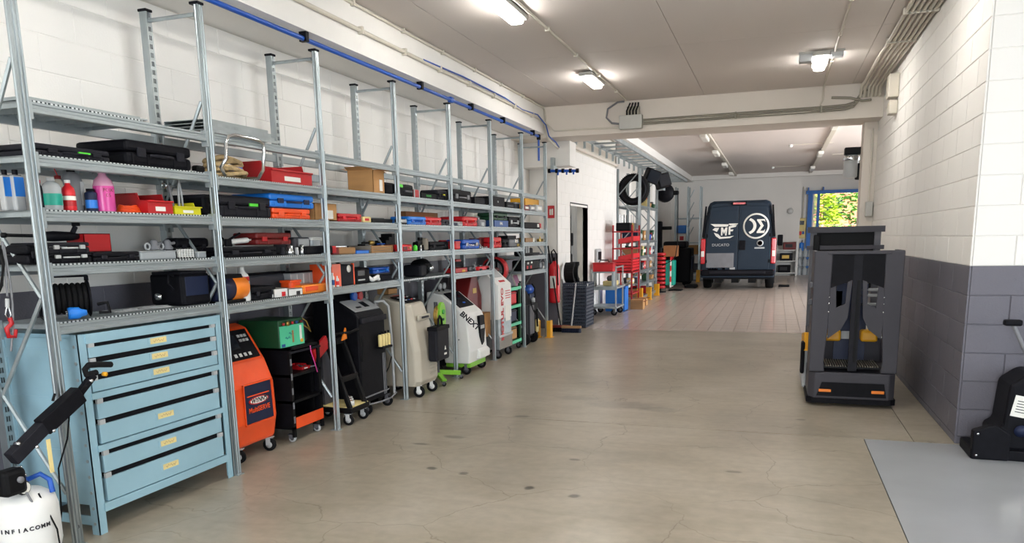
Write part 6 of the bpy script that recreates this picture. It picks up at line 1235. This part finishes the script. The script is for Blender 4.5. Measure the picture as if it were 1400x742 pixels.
o = thing('wall_clock', 'small white round fitting on the far wall', 'fitting', (.45, 30.585, 2.35)); MB().lathe([(.09, 0), (.09, -.03), (0, -.05)], axis='y', n=16).build('cover', 'white_plastic', o); MB().lathe([(.1, .0), (.11, .0), (.11, -.02), (.1, -.02)], axis='y', n=16, cap=False).build('ring', 'light_grey', o)
o = thing('infrared_heater', 'white cylinder lamp on a black bracket by the jamb', 'lamp', (.98, 12.36, 2.28)); MB().lathe([(.09, 0), (.1, .02), (.1, .28), (.08, .32), (0, .32)], n=18).build('cylinder', 'light_grey', o); MB().bbox(-.1, .13, -.1, .06, .32, .42, .01).build('bracket', 'black_metal', o); MB().bbox(.06, .14, -.05, .05, -.03, .2, .02).build('arm', 'black_metal', o); MB().lathe([(.105, .24), (.11, .25), (.11, .29), (.105, .3)], n=18).build('ring', 'steel', o)
# ================================================================== VAN
VY = 22.25; VX = -.99
v = thing('van', 'dark blue-grey panel van with white winged and round logos', 'van', (VX, VY, 0))
def vs(y, wb, wt, zt, zb=.42, r=.16):
    # cross section: half width at belt and roof
    h = [(-wb, zb), (-wb-.0, .85), (-wb, 1.15), (-wb+(wb-wt)*.5, 1.75), (-wt, zt-r), (-wt+r*.35, zt-r*.3), (-wt+r, zt)]
    pts = h+[(-x, z) for x, z in h[::-1]]
    return [(x, y, z) for x, z in pts]
loft([vs(.02, .95, .78, 2.36), vs(.10, 1.0, .84, 2.43), vs(.4, 1.02, .86, 2.45), vs(3.6, 1.02, .86, 2.45), vs(4.2, 1.01, .82, 2.36), vs(4.9, 1.0, .70, 1.75, r=.1), vs(5.1, .99, .80, 1.3, r=.08), vs(5.7, .93, .75, 1.05, r=.08), vs(5.85, .85, .7, .9, r=.05)]).build('body', 'van_paint', v)
MB().prism([(-.92, .0), (.92, .0), (.9, .5), (-.9, .5)], 'z', .3, .44).build('underside', 'black_metal', v)
for s in (-1, 1):
    d = MB().prism([(s*.006, .56), (s*.82, .56), (s*.86, .95), (s*.86, 1.15), (s*.755, 2.2), (s*.72, 2.27), (s*.006, 2.3)], 'y', -.03, .03).build('rear_door', 'van_paint', v, bevel=.012)
    MB().prism([(s*.06, 1.36), (s*.76, 1.36), (s*.70, 2.16), (s*.06, 2.18)], 'y', -.036, -.029).build('upper_panel', 'van_paint', d, bevel=.01)
    MB().prism([(s*.06, .62), (s*.76, .62), (s*.80, 1.22), (s*.06, 1.22)], 'y', -.034, -.029).build('lower_panel', 'van_paint', d, bevel=.01)
    for z in (.75, 1.45, 2.05): MB().bbox(s*.86-.03*s-.02, s*.86-.03*s+.02, -.05, -.01, z, z+.09, .006).build('hinge', 'black_plastic', d)
    tl = MB().bbox(min(s*.87, s*1.0), max(s*.87, s*1.0), -.03, .12, .72, 1.42, .03).build('tail_light', 'lamp_red', v)
    MB().bbox(min(s*.9, s*.985), max(s*.9, s*.985), -.036, 0, .92, 1.08, .01).build('reversing_lens', 'paper', tl)
    MB().bbox(min(s*.88, s*.97), max(s*.88, s*.97), -.07, 0, .50, .56, .005).build('reflector', 'lamp_red', v)
    for yy in (.95, 4.95):
        w = MB().lathe([(.2, -.11), (.3, -.115), (.34, -.09), (.345, 0), (.34, .09), (.3, .115), (.2, .11)], (s*.86, yy, .345), axis='x', n=28).build('wheel', 'rubber', v); MB().lathe([(0, -.05), (.2, -.06), (.2, .06), (0, .05)], (s*.86, yy, .345), axis='x', n=18).build('rim', 'mid_grey', w)
    MB().bbox(min(s*1.03, s*1.2), max(s*1.03, s*1.2), 4.3, 4.42, 1.15, 1.5, .03).build('mirror', 'black_plastic', v)
    MB().box(s*.86-.13, s*.86+.13, 1.32, 1.34, .12, .45).build('mud_flap', 'rubber', v)
    MB().prism([(s*.90, 1.45), (s*.97, 1.45), (s*.90, 2.3), (s*.86, 2.3)], 'y', -.02, .06).build('pillar_trim', 'black_plastic', v)
MB().bbox(-.98, .98, -.13, .12, .40, .56, .04).build('bumper', 'black_plastic', v); MB().bbox(-.75, .75, -.15, -.1, .45, .53, .02).build('step', 'charcoal', v)
MB().bbox(-.98, .98, -.06, .12, .34, .42, .03).build('valance', 'van_paint', v)
MB().bbox(-.2, .2, -.03, .06, 2.31, 2.4, .02).build('brake_light_housing', 'black_plastic', v); MB().box(-.16, .16, -.036, -.028, 2.33, 2.38).build('brake_light', 'lamp_red', v)
MB().bbox(.03, .2, -.055, -.03, 1.1, 1.36, .02).build('handle_recess', 'black_plastic', v); MB().bbox(-.84, -.1, -.05, -.03, .62, 1.02, .01).build('number_plate', 'mid_grey', v)
for k in range(3): MB().box(-.6+.45*k, -.4+.45*k, -.0, .9, .2, .3).build('axle_part', 'black_metal', v)
MB().cyl((-.9, .95, .345), (.9, .95, .345), .05, n=8).build('axle', 'black_metal', v)
# logos
yl = -.040
wing = [[(-.62, 1.88), (-.12, 1.86), (-.16, 1.80), (-.50, 1.80)], [(-.50, 1.77), (-.38, 1.77), (-.44, 1.66), (-.56, 1.72)], [(-.33, 1.78), (-.28, 1.78), (-.25, 1.70), (-.21, 1.78), (-.16, 1.78), (-.18, 1.56), (-.22, 1.56), (-.215, 1.68), (-.25, 1.60), (-.285, 1.68), (-.29, 1.56), (-.33, 1.56)], [(-.13, 1.80), (.10, 1.86), (.06, 1.79), (-.08, 1.76), (-.08, 1.72), (.0, 1.72), (-.02, 1.67), (-.08, 1.67), (-.08, 1.58), (-.13, 1.58)], [(-.52, 1.64), (-.40, 1.60), (-.33, 1.52), (-.1, 1.53), (.02, 1.55), (-.08, 1.49), (-.36, 1.47), (-.47, 1.55)], [(-.13, 1.88), (.12, 1.88), (.08, 1.83), (-.1, 1.83)]]
lg = bpy.data.objects.new('winged_logo', None); C.objects.link(lg); lg.parent = v
for pl in wing: MB().prism([(x-.13, z-.06) for x, z in pl], 'y', yl-.004, yl).build('stroke', 'paper', lg)
lr = MB().lathe([(.30, yl-.004), (.345, yl-.004), (.345, yl), (.30, yl), (.30, yl-.004)], (.46, 0, 1.74), axis='y', n=40, cap=False).build('round_logo', 'paper', v)
MB().prism([(.46-.17+p[0], 1.74+p[1]) for p in arc(-.04, 0, .22, 75, -75, 14)]+[(.46-.17+p[0], 1.74+p[1]) for p in arc(-.06, 0, .16, -75, 75, 14)], 'y', yl-.004, yl).build('letter_arc', 'paper', lr)
MB().prism([(.68, 1.92), (.70, 1.84), (.66, 1.88), (.58, 1.88), (.66, 1.745), (.57, 1.61), (.66, 1.61), (.70, 1.66), (.68, 1.55), (.48, 1.55), (.48, 1.585), (.58, 1.745), (.48, 1.89), (.48, 1.92)], 'y', yl-.004, yl).build('letter_sigma', 'paper', lr)
MB().lathe([(0, -.05), (.08, -.05), (.09, -.03)], (.58, 0, 1.28), axis='y', n=20).build('badge', 'light_grey', v); MB().lathe([(0, -.052), (.06, -.052)], (.58, 0, 1.28), axis='y', n=18).build('badge_centre', 'dark_red', v)
MB().box(.44, .70, -.04, -.034, 1.13, 1.17).build('badge_text_strip', 'light_grey', v)
text('model_name', 'DUCATO', .10, 'light_grey', v, (-.46, -.04, 1.24), (PI/2, 0, 0), bold=.001, sx=1.1)
for k in range(4): MB().lathe([(0, -.042), (.028, -.042)], (-.76+.07*k, 0, .58), axis='y', n=12).build('sticker', 'pink_clear', v)
MB().lathe([(0, -.042), (.035, -.042)], (-.36, 0, .60), axis='y', n=14).build('sticker', 'paper', v); MB().box(-.2, -.06, -.042, -.04, .57, .63).build('sticker', 'light_grey', v)
tag(MB().bbox(.12, .42, 23.6, 23.9, 0, .06, .02).build('lift_pad', 'black_metal'), 'black lift arm pad on the tiles right of the van', 'lift pad'); tag(MB().bbox(-2.5, -2.15, 23.0, 23.4, 0, .1, .03).build('vehicle_lift_foot', 'black_metal'), 'black lift foot on the tiles left of the van', 'lift foot')
# ================================================================== ORDER PICKER TRUCK
FY = 7.06; FX0, FX1 = .318, 1.012; FW = FX1-FX0; FC = (FX0+FX1)/2
k_ = thing('order_picker', 'dark grey order picker truck parked beside the right wall', 'order picker', (FC, FY, 0)); hw = FW/2
G = 'forklift_grey'
def base_sec(y, hw_, z0, z1, r=.06): return [(-hw_, y, z0), (hw_, y, z0), (hw_, y, z1), (-hw_, y, z1)]
MB().prism([(-hw-.01, .05), (-hw+.03, .02), (hw-.03, .02), (hw+.01, .05), (hw+.01, .7), (-hw-.01, .7)], 'z', .03, .08).build('skirt', 'black_plastic', k_)
MB().prism([(-hw, .06), (-hw+.05, .0), (hw-.05, .0), (hw, .06), (hw, .75), (-hw, .75)], 'z', .075, .305).build('base', G, k_, bevel=.012)
MB().prism([(-hw+.07, .10), (hw-.07, .10), (hw-.09, .22), (-hw+.11, .22)], 'y', -.012, .02).build('rear_recess', 'black_plastic', k_)
for s in (-1, 1): MB().bbox(s*.21-.05, s*.21+.05, -.02, -.008, .135, .16, .004).build('reflector', 'orange_light', k_)
zt_ = 1.345
for s in (-1, 1):
    # side pillars with an inward lean at the foot of the opening
    xs = [(s*hw, .31), (s*(hw-.125), .31), (s*(hw-.115), .40), (s*(hw-.135), .70), (s*(hw-.145), zt_), (s*(hw-.0), zt_)]
    MB().prism(xs, 'y', 0, .05).build('pillar', G, k_, bevel=.008); MB().box(min(s*hw, s*(hw-.025)), max(s*hw, s*(hw-.025)), .05, .42, .31, zt_).build('side_panel', G, k_)
    # dark mesh window and angled shield below it
    wdw = MB().prism([(s*.035, zt_-.03), (s*.2, zt_-.03), (s*.21, zt_-.05), (s*.215, 1.03), (s*.035, 1.10)], 'y', .012, .022).build('window', 'black_plastic', k_)
    sh = MB().prism([(s*.04, 1.10), (s*.075, 1.085), (s*.085, .90), (s*.155, .865), (s*.165, 1.05), (s*.215, 1.03), (s*.21, .60), (s*.11, .68), (s*.06, .78)], 'y', .006, .03).build('shield', G, k_)
    for z in (.62, .83, .90, .955): MB().lathe([(0, 0), (.006, 0), (.006, .004), (0, .004)], (s*.213, -.002, z), axis='y', n=8).build('screw', 'steel', k_)
MB().box(-.035, .035, .02, .06, .32, zt_).build('centre_column', 'charcoal', k_); MB().box(-.0, .02, .01, .02, .4, 1.1).build('column_rib', 'black_metal', k_)
MB().bbox(-hw+.1, hw-.1, -.004, .05, zt_-.03, zt_, .006).build('top_bar', G, k_)
gr_ = MB()
fl_ = MB().box(-hw+.12, hw-.12, .03, .42, .34, .355).build('platform', 'black_metal', k_)
for i in range(22): MB().box(-.21+.0195*i, -.205+.0195*i, .03, .40, .355, .366).build('grating_bar', 'conduit_dark', fl_)
MB().prism([(-.13, .36), (.13, .36), (.13, 1.05), (-.13, 1.05)], 'y', .42, .44).build('console_panel', 'navy', k_); MB().box(-.07, .06, .415, .42, .55, .62).build('data_plate', 'light_grey', k_)
for s in (-1, 1): MB().bbox(min(s*.08, s*.22), max(s*.08, s*.22), .3, .44, .54, .64, .02).build('side_pad', 'yellow', k_)
MB().bbox(.04, .24, .44, .6, .62, .72, .02).build('paper_sheet', 'paper', k_)
for z in (.85, .93, .98): MB().bbox(.05, .22, .42, .46, z, z+.025, .005).build('control_bar', 'light_grey', k_)
MB().bbox(-.2, -.06, .42, .5, .8, 1.0, .02).build('control_box', 'charcoal', k_); MB().bbox(.02, .06, .36, .42, .86, .9, .01).build('button', 'yellow_lime', k_)
MB().bbox(-hw+.02, hw-.02, .75, 1.55, .08, .55, .03).build('chassis', G, k_); MB().bbox(-hw-.035, -hw+.01, .55, 1.2, .06, .42, .03).build('side_cover', 'light_grey', k_); MB().prism([(.5, .42), (1.2, .36), (1.2, .5), (.6, .58)], 'x', -hw-.03, -hw+.02).build('yellow_fender', 'yellow', k_); MB().bbox(-hw-.055, -hw-.02, .5, .62, .2, .5, .015).build('side_bumper', 'black_plastic', k_)
MB().bbox(hw-.02, hw+.04, .6, 1.1, .1, .5, .03).build('side_cover', 'dark_red', k_)
for z in (.88, 1.03): MB().bbox(-hw-.025, -hw+.005, .06, .12, z, z+.05, .008).build('grab_stub', 'dark_grey', k_)
# mast behind
for s in (-1, 1): MB().box(s*.3-.03, s*.3+.03, 1.5, 1.6, .08, 1.56).build('mast_rail', 'dark_grey', k_)
MB().box(-.36, .36, 1.46, 1.6, 1.5, 1.56).build('mast_head', G, k_); MB().box(-.36, .36, 1.46, 1.6, 1.33, 1.37).build('mast_crossbar', G, k_); MB().box(-.33, .33, 1.56, 1.58, .9, 1.5).build('mast_plate', 'black_metal', k_); MB().bbox(-.3, -.24, 1.43, 1.5, 1.3, 1.48, .01).build('roller', 'black_metal', k_)
for s in (-1, 1): MB().lathe([(.02, -.04), (.07, -.04), (.075, 0), (.07, .04), (.02, .04)], (s*.25, 1.3, .075), axis='x', n=18).build('wheel', 'rubber', k_)
MB().lathe([(.02, -.05), (.08, -.05), (.085, 0), (.08, .05), (.02, .05)], (0, .4, .086), axis='x', n=18).build('wheel', 'rubber', k_)
# ================================================================== BLACK FLOOR JACK BY THE RETURN WALL
j = thing('floor_scrubber', 'black wheeled machine with a paper notice and grey handle', 'machine', (1.36, 5.66, .001))
bevel_prism('body', [(.05, .06), (.60, .06), (.60, .58), (.22, .58), (.12, .50), (.10, .22), (.05, .2)], 'y', -.02, .3, 'black_plastic', j, .025)
MB().prism([(-.075, .0), (.14, .0), (.14, .18), (.05, .24), (-.075, .19)], 'y', -.06, .02).build('front_foot', 'black_plastic', j, bevel=.01); MB().bbox(-.08, .6, -.05, .28, .0, .07, .01).build('base', 'black_plastic', j)
for z in (.03, .175): MB().lathe([(0, 0), (.008, 0), (.008, -.006), (0, -.006)], (-.05, -.06, z), axis='y', n=8).build('bolt', 'steel', j)
Mn = Matrix.Translation((.13, -.0225, .30)) @ Matrix.Rotation(.17, 4, 'Y')
MB().box(0, .12, -.002, 0, 0, .14, M=Mn).build('paper_notice', 'paper', j)
for i in range(5): MB().box(.02, .085-.01*(i % 2), -.003, -.002, .03+.018*i, .035+.018*i, M=Mn).build('print_line', 'ink', j)
MB().lathe([(0, 0), (.035, 0), (.04, -.01), (0, -.012)], (.2, -.02, .2), axis='y', n=16).build('knob', 'navy', j)
hn = MB().cyl((.34, .12, .45), (.135, .14, .89), .014, n=10).build('handle_bar', 'mid_grey', j); MB().bbox(.085, .19, .11, .17, .87, .91, .012).build('handle_cap', 'black_plastic', j)
for x in (.1, .5): MB().lathe([(.01, -.02), (.045, -.02), (.05, 0), (.045, .02), (.01, .02)], (x, .29, .05), axis='y', n=16).build('wheel', 'rubber', j)
